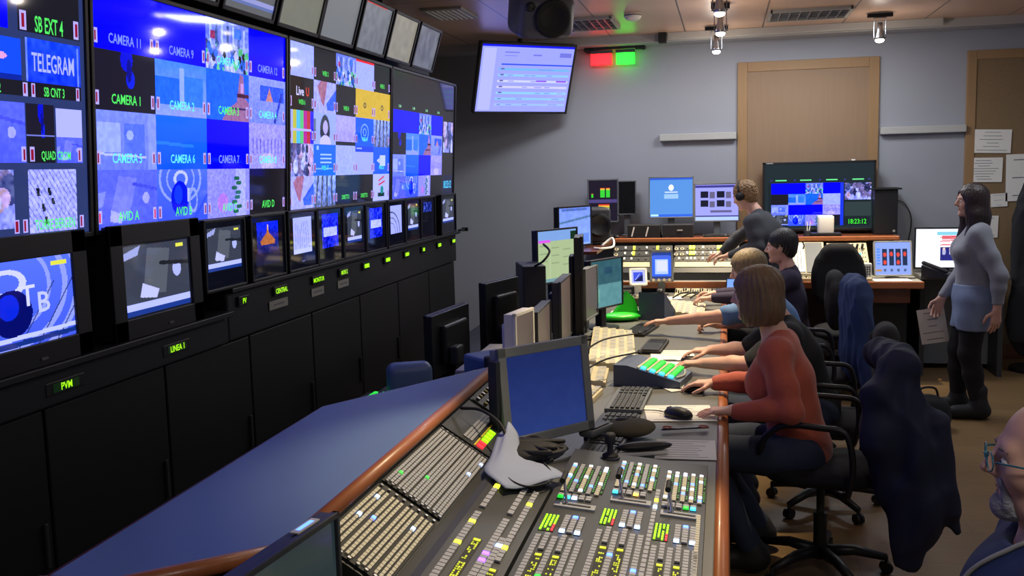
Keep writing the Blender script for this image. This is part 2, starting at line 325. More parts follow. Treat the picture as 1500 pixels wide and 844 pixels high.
def screen(name, parent, w, h, pic, m, texts=(), loc=(0, 0, 0), depth=.0):
    """picture on a w x h face, centred at loc, facing local -Y; texts = (string, x, y, height, rgb) in 0..1 from the top left; x is the centre"""
    H_, W_ = pic.h, pic.w
    xs = np.linspace(-w/2, w/2, W_+1); zs = np.linspace(h/2, -h/2, H_+1)
    X, Z = np.meshgrid(xs, zs); V = np.stack([X.ravel(), np.zeros(X.size), Z.ravel()], 1)
    i, j = np.meshgrid(np.arange(H_), np.arange(W_), indexing='ij'); a = (i*(W_+1)+j).ravel()
    F = np.stack([a, a+W_+1, a+W_+2, a+1], 1)
    loops = list(F.ravel()); sizes = [4]*len(F); cols = np.repeat(lin(pic.a.reshape(-1, 3)), 4, axis=0)
    vs = [V]; nb = len(V); cs = [cols]
    for tx in texts:
        s_, x, y, th, c = tx[:5]; v, p = textgeo(s_)
        if not len(v): continue
        k = th*h/max(v[:, 1].max(), .01); wd = v[:, 0].max()*k
        sq = tx[5] if len(tx) > 5 else 1.0
        vv = np.stack([(x-.5)*w-wd*sq/2+v[:, 0]*k*sq, np.full(len(v), -.0012), (.5-y)*h-th*h/2+v[:, 1]*k], 1)
        vs.append(vv)
        for q in p: loops += [nb+t for t in q]; sizes.append(len(q)); cs.append(np.tile(lin(np.array(c)/255.), (len(q), 1)))
        nb += len(v)
    V = np.concatenate(vs); cs = np.concatenate(cs)
    if m is SM: cs[cs[:, 2] > .5, 2] *= 1.6      # the blue of these screens is far over the exposure
    me = bpy.data.meshes.new(name); me.vertices.add(len(V)); me.vertices.foreach_set('co', V.ravel())
    me.loops.add(len(loops)); me.loops.foreach_set('vertex_index', loops); me.polygons.add(len(sizes))
    st = np.concatenate([[0], np.cumsum(sizes)[:-1]]); me.polygons.foreach_set('loop_start', st); me.polygons.foreach_set('loop_total', sizes)
    me.update(calc_edges=True); at = me.color_attributes.new('Col', 'FLOAT_COLOR', 'CORNER')
    at.data.foreach_set('color', np.concatenate([cs, np.ones((len(cs), 1))], 1).ravel())
    me.materials.append(m); o = bpy.data.objects.new(name, me); C.objects.link(o)
    if parent: o.parent = parent
    o.location = loc; return o
SM = screenmat('video_screen', 1.0, .05, spec=.25); SMd = screenmat('dim_video_screen', .55, .2); SMg = screenmat('matt_video_screen', .85, .35); SMb = screenmat('bright_video_screen', 1.25, .12)
# ================================================================ THE ROOM
YB, XL, XR, YF, ZC = 9.6, -2.95, 3.4, -1.6, 3.05
def ceil_mat():
    m = bpy.data.materials.new('ceiling_panels'); m.use_nodes = True; nt = m.node_tree; b = nt.nodes['Principled BSDF']
    tc = nt.nodes.new('ShaderNodeTexCoord'); sp = nt.nodes.new('ShaderNodeSeparateXYZ'); nt.links.new(tc.outputs['Object'], sp.inputs[0])
    def mn(op, a, b_=None):
        n = nt.nodes.new('ShaderNodeMath'); n.operation = op
        for i, v in enumerate((a, b_)):
            if v is None: continue
            if isinstance(v, (int, float)): n.inputs[i].default_value = v
            else: nt.links.new(v, n.inputs[i])
        return n.outputs[0]
    d = mn('ABSOLUTE', mn('SUBTRACT', mn('FRACT', mn('DIVIDE', mn('ADD', sp.outputs[0], 20.08), .68)), .5))   # seams at x = .32 + n * .68
    d2 = mn('ABSOLUTE', mn('SUBTRACT', mn('FRACT', mn('DIVIDE', mn('ADD', sp.outputs[1], .2), 2.35)), .5))
    seam = mn('MAXIMUM', mn('GREATER_THAN', d, .491), mn('GREATER_THAN', d2, .4978))
    nz = nt.nodes.new('ShaderNodeTexNoise'); nz.inputs['Scale'].default_value = 2.5; nt.links.new(tc.outputs['Object'], nz.inputs['Vector'])
    mx = nt.nodes.new('ShaderNodeMix'); mx.data_type = 'RGBA'; mx.inputs[6].default_value = l3((188, 156, 132))+(1,); mx.inputs[7].default_value = l3((198, 166, 142))+(1,); nt.links.new(nz.outputs['Fac'], mx.inputs[0])
    m2 = nt.nodes.new('ShaderNodeMix'); m2.data_type = 'RGBA'; nt.links.new(mx.outputs[2], m2.inputs[6]); m2.inputs[7].default_value = l3((60, 46, 38))+(1,); nt.links.new(seam, m2.inputs[0])
    nt.links.new(m2.outputs[2], b.inputs['Base Color']); b.inputs['Roughness'].default_value = .32
    return m
def floor_mat():
    m = bpy.data.materials.new('laminate_floor'); m.use_nodes = True; nt = m.node_tree; b = nt.nodes['Principled BSDF']
    tc = nt.nodes.new('ShaderNodeTexCoord'); br = nt.nodes.new('ShaderNodeTexBrick'); nt.links.new(tc.outputs['Object'], br.inputs['Vector'])
    br.inputs['Scale'].default_value = 1; br.inputs['Brick Width'].default_value = 1.2; br.inputs['Row Height'].default_value = .2; br.inputs['Mortar Size'].default_value = .002
    br.inputs['Color1'].default_value = l3((140, 112, 76))+(1,); br.inputs['Color2'].default_value = l3((128, 102, 70))+(1,); br.inputs['Mortar'].default_value = l3((110, 78, 50))+(1,)
    nz = nt.nodes.new('ShaderNodeTexNoise'); mp = nt.nodes.new('ShaderNodeMapping'); mp.inputs['Scale'].default_value = (2, 22, 1); nt.links.new(tc.outputs['Object'], mp.inputs[0]); nt.links.new(mp.outputs[0], nz.inputs['Vector']); nz.inputs['Scale'].default_value = 2; nz.inputs['Detail'].default_value = 5
    mx = nt.nodes.new('ShaderNodeMix'); mx.data_type = 'RGBA'; mx.blend_type = 'MULTIPLY'; mx.inputs[0].default_value = .35
    nt.links.new(br.outputs['Color'], mx.inputs[6]); nt.links.new(nz.outputs['Color'], mx.inputs[7]); nt.links.new(mx.outputs[2], b.inputs['Base Color'])
    b.inputs['Roughness'].default_value = .38
    return m
def struct(name, mb): return tag(mb.build(name), kind='structure')
MC, MF = ceil_mat(), floor_mat()
struct('floor', MB().b2((XL, YF, -.1), (XR, YB, 0), MF))
struct('ceiling', MB().b2((XL, YF, ZC), (XR, YB, ZC+.1), MC))
struct('wall_back', MB().b2((XL, YB, 0), (XR, YB+.1, ZC), M['wallb']))
struct('wall_left', MB().b2((XL-.1, YF, 0), (XL, YB, ZC), M['wallb']))
struct('wall_right', MB().b2((XR, YF, 0), (XR+.1, YB, ZC), M['wallb']))
struct('wall_front', MB().b2((XL, YF-.1, 0), (XR, YF, ZC), M['wallb']))
struct('baseboard_back', MB().b2((XL, YB-.02, 0), (XR, YB, .13), M['base'], bev=.004))
struct('trim_1', MB().b2((-.62, YB-.07, 2.08), (.1, YB, 2.145), M['ledge'], bev=.006))
struct('trim_2', MB().b2((1.39, YB-.07, 2.08), (2.12, YB, 2.145), M['ledge'], bev=.006))
struct('trim_3', MB().b2((XL, 9.28, 2.985), (XR, YB, ZC), M['wallb']).b2((XL, 9.26, 2.98), (XR, 9.285, ZC), M['ledge']))
# lighting track along the end of the room
t = thing('ceiling_track', 'long pale lighting track under the ceiling near the back wall', 'track', (0, 0, 0))
MB().b2((-.52, 9.17, 2.985), (1.83, 9.215, 3.05), M['ledge'], bev=.004).build('rail', t)
MB().b2((-.6, 9.14, 2.96), (-.53, 9.24, 3.05), M['matblack'], bev=.004).build('end_feed', t)
def wall_panel(label, x0, x1, z0, z1):
    t = thing('wall_panel', label, 'wood panel', ((x0+x1)/2, YB, z0)); w = (x1-x0)/2; h = z1-z0; f = .09
    m = MB(); m.b2((-w, -.03, 0), (-w+f, 0, h), M['panelf'], .004); m.b2((w-f, -.03, 0), (w, 0, h), M['panelf'], .004); m.b2((-w+f, -.03, h-f), (w-f, 0, h), M['panelf'], .004)
    m.build('frame', t); MB().b2((-w+f, -.02, 0), (w-f, 0, h-f), M['panelw']).build('board', t)
wall_panel('tall framed oak wall panel behind the wall-mounted multi-view screen', .11, 1.375, .14, 2.79)
t = thing('wall_panel', 'tall wooden pin board panel with sheets of paper, behind the standing woman', 'wood panel', (2.8, YB, .14))
m = MB(); m.b2((-.68, -.03, 0), (-.6, 0, 2.66), M['panelf'], .004); m.b2((-.6, -.03, 2.58), (.55, 0, 2.66), M['panelf'], .004); m.build('frame', t)
MB().b2((-.6, -.02, 0), (.55, 0, 2.58), M['cork']).build('board', t)
def sheet(label, c, w, h, rot=(0, 0, 0), lines=7, name='paper_sheet', group='sheets pinned to the panel', seed=1, th=.0012):
    """upright sheet of paper, face towards local -Y"""
    r = random.Random(seed); m = MB(); m.box((0, 0, 0), (w, th, h), M['paper'])
    t = thing(name, label, 'paper', c, rot[2], group, rot[0], rot[1]); m.build('page', t)
    m = MB()
    for k in range(lines):
        z = h*(.38-.76*k/max(1, lines-1)); L = w*r.uniform(.3, .8); m.box((r.uniform(-.03, .03)*w, -th, z), (L, .0006, h*.022), M['ink'])
    m.build('print', t); return t
sheet('upper left white notice on the pin board, landscape page with bold last line', (2.345, 9.572, 1.99), .32, .21, (0, 2, 0), 6, seed=3)
sheet('white notice pinned directly below the upper left notice', (2.285, 9.572, 1.735), .31, .22, (0, 1, 0), 8, seed=4)
sheet('tall bluish page pinned right of the lower notice, cut by the picture edge', (2.62, 9.572, 1.66), .3, .42, (0, -1, 0), 3, seed=5)
sheet('small slip pinned behind the head of the standing woman', (2.42, 9.572, 1.46), .14, .12, (0, -3, 0), 3, seed=6)
sheet('narrow slip pinned lowest on the board beside the woman', (2.36, 9.572, 1.22), .12, .2, (0, 1, 0), 2, seed=7)

# ceiling fittings
def louvre(label, x, y, w, d):
    t = thing('ceiling_light', label, 'ceiling light', (x, y, ZC), group='louvred ceiling lights')
    m = MB(); 
    for s in (-1, 1): m.box((s*w/2, 0, -.012), (.025, d+.025, .024), M['lgrey']); m.box((0, s*d/2, -.012), (w, .025, .024), M['lgrey'])
    m.build('frame', t); m = MB()
    for k in range(1, 8): m.box((-w/2+w*k/8, 0, -.012), (.006, d, .02), M['chrome'])
    for k in range(1, 4): m.box((0, -d/2+d*k/4, -.012), (w, .006, .02), M['chrome'])
    m.build('louvre', t); MB().box((0, 0, -.002), (w, d, .003), M['dark']).build('reflector', t)
louvre('louvred ceiling light panel right of the column of track spots', .66, 8.45, .62, .5)
louvre('louvred ceiling light panel behind the hanging loudspeaker', -1.15, 8.3, .5, .62)
t = thing('ceiling_vent', 'small pale ceiling vent above the last monitors of the video wall', 'vent', (-2.06, 7.35, ZC))
m = MB().box((0, 0, -.01), (.32, .5, .02), M['lgrey'], bev=.004); m.build('frame', t); m = MB()
for k in range(7): m.box((-.12+.04*k, 0, -.022), (.012, .44, .006), M['white'])
m.build('slats', t)
t = thing('smoke_detector', 'round white smoke detector on the ceiling above the green sign', 'smoke detector', (-.72, 7.95, ZC))
MB().lathe([(.07, 0), (.07, -.02), (.055, -.045), (.03, -.055)], M['white']).build('housing', t, True); MB().lathe([(.072, -.012), (.073, -.016), (.072, -.02)], M['grey']).build('ring', t)
def track_spot(label, x, y, rail, ad=.0):
    t = thing('track_spotlight', label, 'spotlight', (x, y, ZC), group='track spotlights')
    if rail: MB().box((0, 0, -.02), (.2, .035, .03), M['matblack'], bev=.004).build('adapter', t)
    else: MB().box((-.0, 0, -.02), (.14, .04, .04), M['matblack'], bev=.004).build('adapter', t)
    m = MB()
    for s in (-1, 1): m.cyl((s*.045, 0, -.04), (s*.045, 0, -.2), .004, M['chrome'], n=6)
    m.cyl((-.05, 0, -.04), (.05, 0, -.04), .004, M['chrome'], n=6); m.cyl((-.055, 0, -.2), (.055, 0, -.2), .004, M['dark'], n=6); m.build('bracket', t)
    MB().lathe([(.022, -.08), (.024, -.14), (.034, -.19), (.042, -.215)], M['chrome'], 20).build('reflector', t, True)
    MB().sph((0, 0, -.222), (.036, .036, .02), G['lamp']).build('lamp', t, True)
track_spot('chrome track spotlight nearest the camera, top of the column of three', -.04, 6.7, 0)
track_spot('chrome track spotlight in the middle of the column of three', -.04, 7.71, 0)
track_spot('lowest chrome spotlight in the picture of the column of three, nearest the wall', -.08, 8.92, 1)
track_spot('single chrome track spotlight above the tall framed oak panel', 1.24, 8.67, 1)

# signal lamps on the back wall
t = thing('signal_lamp_bar', 'dark bar with clamps carrying the red and green signal lamps on the back wall', 'lamp bar', (-1.04, YB, 2.97))
m = MB(); m.cyl((-.27, -.1, 0), (.27, -.1, .01), .012, M['dark']); m.build('bar', t)
for s in (-1, 1): MB().cyl((s*.27, 0, .005*s), (s*.27, -.13, .005*s), .022, M['matblack']).cyl((s*.2, -.1, .005*s), (s*.28, -.1, .005*s), .026, M['matblack']).build('clamp', t)
def sign(col, label, x, w):
    t = thing('signal_lamp', label, 'signal lamp', (x, YB-.1, 2.935), group='signal lamps')
    MB().box((0, 0, .003), (w+.01, .075, .03), M['dark'], bev=.004).build('holder', t)
    m = MB(); m.prism([(-.035, -.01), (.035, -.01), (.03, -.115), (-.03, -.115)], 'x', -w/2, w/2, G[col]); m.build('lens', t)
sign('redsign', 'glowing red signal lamp on the back wall bar', -1.165, .2)
sign('greensign', 'glowing green signal lamp right of the red one', -.935, .17)

# ================================================================ VIDEO WALL
XW = -2.15
# equipment cabinets under the screens
for i in range(10):
    y0 = .57+.7*i
    lab = ['black equipment cabinet under the video wall, %s' % s for s in ('far behind the picture edge', 'out of the picture beside the camera', 'at the lower left picture corner', 'under the large globe monitor', 'under the large grey picture monitor', 'under the first small monitors of the row', 'below the two left paper strips', 'just left of the dark monitor backs', 'second from the bare wall', 'last one beside the bare wall')][i]
    t = thing('equipment_cabinet', lab, 'cabinet', (XW, y0+.35, 0), group='equipment cabinets under the video wall')
    MB().b2((-.6, -.348, .06), (-.02, .348, 1.12), M['cab']).b2((-.58, -.34, 0), (-.05, .34, .06), M['matblack']).build('body', t)
    MB().b2((-.018, -.343, .07), (.0, .343, 1.115), M['cab'], .004).build('door', t)
    MB().b2((0, .3, .6), (.012, .315, .75), M['dark'], .003).build('handle', t)
t = thing('monitor_shelf', 'low black shelf under the two large monitors', 'shelf', (XW, 2.2, 1.12))
MB().b2((-.6, -1.6, 0), (.02, 1.65, .12), M['cab2'], .01).build('shelf_front', t); MB().b2((-.6, -1.6, .12), (.05, 1.65, .145), M['cab2'], .004).build('shelf_top', t)
t = thing('monitor_shelf', 'high black shelf under the row of small monitors', 'shelf', (XW, 5.75, 1.12))
MB().b2((-.6, -1.88, 0), (.01, 1.86, .22), M['cab2'], .01).build('shelf_front', t); MB().b2((-.6, -1.88, .22), (.04, 1.9, .24), M['cab2'], .004).build('shelf_top', t)
t = thing('video_wall_frame', 'black steel frame that carries the big screens', 'frame', (XW, 4.5, 1.1))
m = MB(); 
for y in (-3.1, -1.5, .03, 1.55, 3.1): m.b2((-.5, y-.03, .14), (-.42, y+.03, 1.9), M['matblack'])
m.b2((-.5, -3.2, .52), (-.1, 3.12, .545), M['matblack']); m.build('post_frame', t)
# large screens: texts are read off the picture
RED = (150, 20, 50); GR = (90, 255, 110); LAV = (150, 165, 250)
def tally(p, x, y, c=RED, s=1):
    w, h = .014*s, .055*s; p.fill((190, 180, 225), x-w/2, y-h/2, x+w/2, y+h/2); p.fill(c, x-w*.25, y-h*.33, x+w*.25, y+h*.33)
def quilt(p, cols, rows, kinds, labels, X0=0, Y0=0, X1=1, Y1=1, tl=True, sz=.04, s=1):
    tx = []; W_, H_ = X1-X0, Y1-Y0
    for r in range(len(rows)-1):
        for c in range(len(cols)-1):
            x0, x1, y0, y1 = X0+cols[c]*W_, X0+cols[c+1]*W_, Y0+rows[r]*H_, Y0+rows[r+1]*H_
            tile(p.sub(x0, y0, x1, y1), kinds[r][c], r*7+c)
            lb = labels[r][c]
            if lb:
                col = GR if kinds[r][c] != 'blue' else (130, 150, 255)
                if kinds[r][c] in ('office', 'white', 'crowd', 'street', 'studio', 'hall', 'people', 'sky'): col = (110, 255, 200)
                tx.append((lb, (x0+x1)/2, y1-.05*H_, sz, col, .8))
            if tl:
                lit = (235, 30, 70) if lb == 'AVID A'  else RED
                for x in (x0+.012*s, x1-.012*s): tally(p, x, y1-.05*H_, lit, s)
    return tx
P2c, P2r = [0, .25, .5, .75, 1], [0, .25, .5, .75, 1]
K2 = [['blue', 'blue', 'crowd', 'blue'], ['fig', 'street', 'eiffel', 'studio'], ['office', 'sky', 'blue', 'hall'], ['desk', 'globe', 'flower', 'black']]
L2 = [['CAMERA 11', 'CAMERA 9', 'CAMERA 10', 'CAMERA 12'], ['CAMERA 1', 'CAMERA 2', 'CAMERA 3', 'CAMERA 4'], ['CAMERA 5', 'CAMERA 6', 'CAMERA 7', 'CAMERA 8'], ['AVID A', 'AVID B', 'AVID C', 'AVID D']]
def big_screen(label, y0, y1, pic, tx):
    w = y1-y0; t = thing('video_wall_screen', label, 'screen', (XW, (y0+y1)/2, 1.655), 90, 'large screens of the video wall', rx=0)
    t.rotation_euler = Euler((R(3.2), 0, R(90)), 'XYZ')
    h = .875; b = .018
    m = MB(); m.b2((-w/2, .004, 0), (w/2, .09, h), M['black'])
    for s in (-1, 1): m.box((s*(w/2-b/2), 0, h/2), (b, .02, h), M['black'], bev=.003)
    m.box((0, 0, b/2), (w, .02, b), M['black'], bev=.003); m.box((0, 0, h-b/2), (w, .02, b), M['black'], bev=.003); m.build('bezel', t)
    screen('display', t, w-2*b, h-2*b, pic, SM, tx, (0, -.001, h/2))
PW, PH = 352, 200
# first screen (only its right part is in the picture)
p = Pic(PH, PW, (46, 60, 115)); tx = []; DK = (28, 28, 40)
p.fill(DK, .79, 0, .985, .24); tile(p.sub(.3, 0, .76, .24), 'blue'); tile(p.sub(.0, 0, .28, .24), 'black'); [tally(p, x, .2, s=1.3) for x in (.805, .975)]; tx.append(('SB EXT 4', .885, .205, .06, GR, .5))
tile(p.sub(.0, .27, .3, .47), 'ship', 2); tile(p.sub(.33, .27, .56, .47), 'street', 4); tile(p.sub(.6, .27, .795, .42), 'crab', 3); tile(p.sub(.81, .26, .985, .42), 'telegram', 4); tx.append(('TELEGRAM', .895, .345, .07, (180, 190, 250), .52))
p.fill(DK, .0, .42, .985, .475); tx += [('SB CNT 3', .895, .452, .036, GR, .58), ('SB CNT 2', .7, .452, .036, GR, .58)]; [tally(p, x, .448, s=.9) for x in (.805, .83, .975)]
tile(p.sub(0, .5, .3, .72), 'hall'); tile(p.sub(.33, .5, .56, .72), 'office', 2); tile(p.sub(.6, .5, .8, .72), 'desk', 5); tile(p.sub(.805, .5, .893, .72), 'fig'); p.fill((120, 130, 190), .805, .615, .893, .622); p.fill(DK, .805, .625, .893, .72); p.fill((185, 190, 250), .897, .51, .985, .62); tile(p.sub(.897, .62, .985, .72), 'desk', 6)
tx.append(('QUAD CROM', .895, .695, .04, GR, .6)); [tally(p, x, .69, s=1) for x in (.795, .82, .975)]
tile(p.sub(0, .745, .3, .98), 'sky'); tile(p.sub(.5, .745, .76, .96), 'people', 8); tile(p.sub(.805, .745, .96, .985), 'stone', 9); tx.append(('TORRE BERGEN', .885, .955, .04, GR, .6)); [tally(p, x, .955, s=1) for x in (.765, .79, .975)]
big_screen('large video wall screen at the left picture edge with the TELEGRAM tile', 1.46, 2.985, p, tx)
p = Pic(PH, PW); tx = quilt(p, P2c, P2r, K2, L2, sz=.042)
big_screen('large screen of the video wall with tiles of twelve cameras, second from the left', 2.995, 4.53, p, tx)
p = Pic(PH, PW, (52, 48, 58))
K3 = [['white', 'black', 'crowd', 'whiter', 'black'], ['black', 'map', 'black', 'yellow', 'yellow'], ['bars', 'face', 'pinkw', 'logo', 'waves'], ['people', 'bluetext', 'white', 'doc', 'docb'], ['map', 'waves', 'black', 'black', 'poster']]
L3 = [['', 'WEB 2', '', '', 'WEB 5'], ['WEB 6', '', 'WEB 8', '', ''], ['', '', '', 'WEB 14', ''], ['', 'WEB 17', '', '', 'WEB 20'], ['', '', 'DIRETTO', 'DIRETTO', '']]
tx = quilt(p, [0, .2, .4, .6, .8, 1], [0, .2, .4, .6, .8, 1], K3, L3, sz=.03)
tx += [('Live', .085, .285, .055, (235, 235, 245), .9), ('U', .145, .285, .055, (240, 70, 50), .9)]
big_screen('large video wall screen with colour bars and two yellow tiles', 4.54, 6.07, p, tx)
p = Pic(PH, PW, (40, 38, 46)); tx = quilt(p, P2c, P2r, K2, [['']*4]*4, 0, .3, .78, 1, False)
tile(p.sub(.8, .34, .98, .62), 'people', 3); p.fill((30, 34, 70), .8, .83, .99, 1); tx += [('18:23:12', .89, .915, .07, (90, 230, 240), .8)]
for x in (.1, .3, .5, .7): tx.append(('CAM', x, .27, .022, (150, 230, 180)))
big_screen('fourth and farthest large screen of the video wall, dark upper band and clock', 6.08, 7.60, p, tx)

# generic flat monitor, standing on its base, facing local -Y
def monitor(label, loc, rz, w, h, zb, pic, sm, tilt=0, roll=0, bez=.022, casing='black', tx=(), base=True, group=None, name='monitor', dep=.05, cat='monitor', basew=None, backbump=True):
    t = thing(name, label, cat, loc, rz, group); cz = M[casing]
    T = Euler((R(tilt), R(roll), 0)).to_matrix().to_4x4(); T.translation = (0, 0, zb+h/2)
    def P(mb, n, sm_=False):
        o = mb.build(n, t, sm_); o.matrix_local = T; return o
    m = MB(); m.b2((-w/2+.004, .006, -h/2+.004), (w/2-.004, dep, h/2-.004), cz, .004)
    for s in (-1, 1): m.b2((s*(w/2-bez), -.006, -h/2), (s*w/2, .012, h/2), cz, .003); m.b2((-w/2, -.006, s*(h/2-bez)), (w/2, .012, s*h/2), cz, .003)
    if backbump: m.b2((-w*.3, dep-.002, -h*.32), (w*.3, dep+.035, h*.3), cz, .012)
    P(m, 'casing')
    o = screen('display', t, w-2*bez, h-2*bez, pic, sm, tx); o.matrix_local = T @ Matrix.Translation((0, .003, 0))
    if base:
        m = MB(); m.b2((-.03, dep*.5, .012), (.03, dep+.03, zb+h*.4), cz, .006); st = m.build('stand', t)
        bw = basew or min(w*.6, .24); MB().lathe([(.1, 0), (.1, .008), (.05, .014)], cz, 28).build('base', st, False, (0, dep*.5, 0)).scale = (bw/.2, bw*.8/.2, 1)
    return t
# slanted monitors hanging above the video wall
TK = [('people', 'dim'), ('waves', 'dim'), ('bars', 'dim'), ('crowd', 'dim')]
tops = ['out of the picture above the first big screen', 'leftmost, mostly cut by the top edge', 'with yellowish crowd picture', 'with bright stripe across its lower part', 'with plain greenish grey picture', 'with red line along its top edge', 'grey one left of the cream one', 'cream picture, second from the far end', 'last at the far end of the row']
for i, lb in enumerate(tops):
    y = 2.55+.52*i+(.03 if i < 5 else 0)
    p = Pic(40, 64, (112, 116, 118)); r = np.random.RandomState(i)
    if i < 3: p.fill((110, 112, 120)); p.fill((150, 140, 70), 0, .5, 1, .8); p.sub(0, .4, 1, .95).noise(.18, 3, i); p.fill((140, 120, 200), .3, .65, .6, .9); p.fill((80, 84, 90), .1, .0, .9, .3)
    elif i == 3: p.fill((98, 102, 108)); [p.fill((150, 150, 210), .45+.12*k, .0, .5+.12*k, .3) for k in range(4)]; p.fill((160, 165, 235), 0, .78, 1, .84); p.fill((100, 120, 190), 0, .84, 1, .9)
    elif i == 4: p.fill((122, 124, 112)); p.noise(.01, 6, i)
    elif i == 5: p.fill((122, 126, 132)); p.fill((235, 40, 40), .05, 0, .95, .05)
    elif i == 6: p.fill((118, 122, 134)); p.noise(.05, 5, i); p.fill((200, 60, 60), 0, 0, .8, .03)
    elif i == 7: p.fill((150, 146, 134)); p.noise(.04, 6, i)
    else: p.fill((104, 108, 120)); p.noise(.07, 6, i)
    t = monitor('slanted monitor above the video wall, '+lb, (-2.1, y, 2.56), 90, .49, .31, 0, p, SMg, base=False, bez=.02, group='slanted monitors above the video wall', name='overhead_monitor', dep=.12)
    t.rotation_euler = Euler((R(17), 0, R(90)))
t = thing('overhead_monitor_rail', 'black rail behind the slanted monitors above the video wall', 'rail', (-2.35, 4.6, 2.6))
MB().b2((-.05, -2.6, 0), (.05, 2.95, .06), M['matblack']).build('rail', t)
m = MB(); [m.cyl((0, y, .06), (0, y, .45), .02, M['matblack']) for y in (-2, 0, 2)]; m.build('hanger', t)
# row of small monitors below
sk = ['mono', 'ship', 'lines', 'tgsm', 'mono', 'tgsm', 'arcs', 'mono', 'waves', 'mono']
sd = ['grey newsroom picture, first of the row', 'orange tower on blue, second of the row', 'pale line drawing picture with silver lettering under it', 'blue TELEGRAM picture, left one', 'grey newsroom picture between the two TELEGRAM pictures', 'blue TELEGRAM picture, right one', 'pale picture with dark arcs', 'grey newsroom picture right of the arcs', 'almost dark with faint blue top', 'grey newsroom picture, last before the wall']
for i, k in enumerate(sk):
    y = [3.84, 4.25, 4.64, 5.0, 5.36, 5.72, 6.1, 6.46, 6.8, 7.34][i]; w, h = (.36, .31) if i < 9 else (.42, .31)
    pw, ph = .25 if i not in (0, 9) else .33, .2
    p = Pic(60, 90, (10, 12, 24)); x0 = .5-pw/w/2*.95; q = p.sub(x0, .08, 1-x0, .08+ph/h)
    if i == 8: p.sub(.2, .1, .8, .35).fill((30, 50, 150)); p.sub(.2, .1, .8, .35).noise(.2, 3, 5)
    else: tile(q, k, i)
    if i == 1: p.fill((12, 16, 60), .12, .6, .88, .8)
    tx = [('TELEGRAM', .5, .4, .13, (180, 190, 250), .75)] if k == 'tgsm' else []
    if i == 2: tx = [('■ ■ ■', .5, .88, .03, (110, 100, 160))]
    t = monitor('small monitor under the video wall, '+sd[i], (XW+.03, y, 1.36), 90, w, h, 0, p, SM, base=False, bez=.014, tx=tx, group='small monitors under the video wall', name='picture_monitor', dep=.16, backbump=False)
    t.rotation_euler = Euler((R(1), 0, R(90)))
# two large picture monitors
for i, (y, lb) in enumerate(((2.60, 'with the blue globe and TB emblem, at the left picture edge'), (3.33, 'with a grey newsroom picture, right of the globe one'))):
    p = Pic(96, 128, (20, 22, 36))
    if i == 0:
        p.grad((90, 120, 235), (70, 95, 200)); [p.ell((150, 165, 225), .35, .3, r, r*1.2, .1) for r in (.75, .6, .42)]; p.ell((215, 220, 245), .32, .25, .2, .16, .35); p.ell((4, 12, 110), .36, .6, .2, .27); p.ell((10, 40, 190), .33, .52, .1, .15)
        [p.line((40, 55, 120), .4+.2*k, 1, .8+.2*k, .3, .006) for k in range(4)]; p.line((200, 210, 245), 0, .9, 1, .86, .025); p.line((20, 50, 140), 0, .97, 1, .93, .03); p.fill((235, 235, 80), .78, .06, .95, .11)
        tx = [('T', .52, .42, .24, (220, 225, 250), 1.25), ('B', .68, .52, .24, (200, 208, 240), 1.2)]
    else: tile(p.sub(.02, .02, .98, .98), 'mono', 4); tx = []
    t = monitor('large picture monitor '+lb, (XW+.03, y, 1.265), 90, .6, .42, 0, p, SM, base=False, bez=.075, tx=tx, group='two large picture monitors', name='picture_monitor', dep=.4, backbump=False)
    MB().b2((-.28, .01, -.02), (.28, .3, .0), M['cab2']).build('foot', t); MB().box((.05, -.008, .025), (.03, .004, .008), M['grey']).build('badge', t)
# under-monitor label displays
ul = [(2.76, 1.18, 'PVM', .13), (3.43, 1.18, 'LINEA 1', .13), (4.0, 1.29, 'PV', .045), (4.38, 1.29, 'CENTRAL', .1), (4.83, 1.29, 'MONITOR', .1), (5.19, 1.29, 'MON 2', .09), (5.55, 1.29, 'CAM 2', .08), (5.93, 1.29, 'CAM 3', .08), (6.32, 1.29, 'CAM 4', .07), (6.7, 1.29, 'TV', .05), (7.1, 1.29, 'CAM 6', .07), (7.5, 1.29, 'CAM 7', .07)]
wl = ['under the globe monitor', 'under the large grey picture monitor', 'under the first small monitor', 'above the first paper strip', 'above the second paper strip', 'above the third paper strip', 'fourth from the left paper strip', 'fifth of the lit labels on the high shelf', 'right of the centre of the shelf', 'shortest one near the far end', 'last but one at the far end', 'last one next to the bare wall']
for (y, z, s_, w), lb in zip(ul, wl):
    t = thing('tally_display', 'green lit name display '+lb, 'display', (XW+.012, y, z), 90, 'green name displays')
    MB().box((0, .0, 0), (max(w*1.5, .1), .022, .045), M['black'], bev=.003).build('housing', t)
    if y > 5.4: MB().box((0, -.0125, 0), (w*.75, .002, .022), G['lime']).build('lit_window', t)
    p = Pic(4, 8, (14, 30, 10)); screen('lit_text', t, w, .03, p, SMb, [(s_, .5, .5, .8, (170, 255, 30), .9)], (0, -.012 if y < 5.4 else -.011, 0))
for y, lb in ((4.36, 'left'), (4.83, 'middle'), (5.19, 'right')):
    t = thing('label_strip', '%s one of three grey paper strips on the shelf front' % lb, 'label', (XW+.0135, y, 1.225), 90, 'paper strips')
    MB().box((0, 0, 0), (.2 if lb == 'left' else .16, .003, .042), M['lgrey']).build('strip', t); m = MB(); m.box((0, -.002, 0), (.11, .001, .008), M['ink']); m.build('print', t)
t = thing('shelf_bracket', 'thin dark bracket poking out past the end of the high shelf', 'bracket', (XW+.02, 7.66, 1.36)); MB().b2((0, -.02, 0), (.03, .12, .012), M['matblack']).b2((0, .1, -.01), (.05, .12, .02), M['matblack']).build('arm', t)

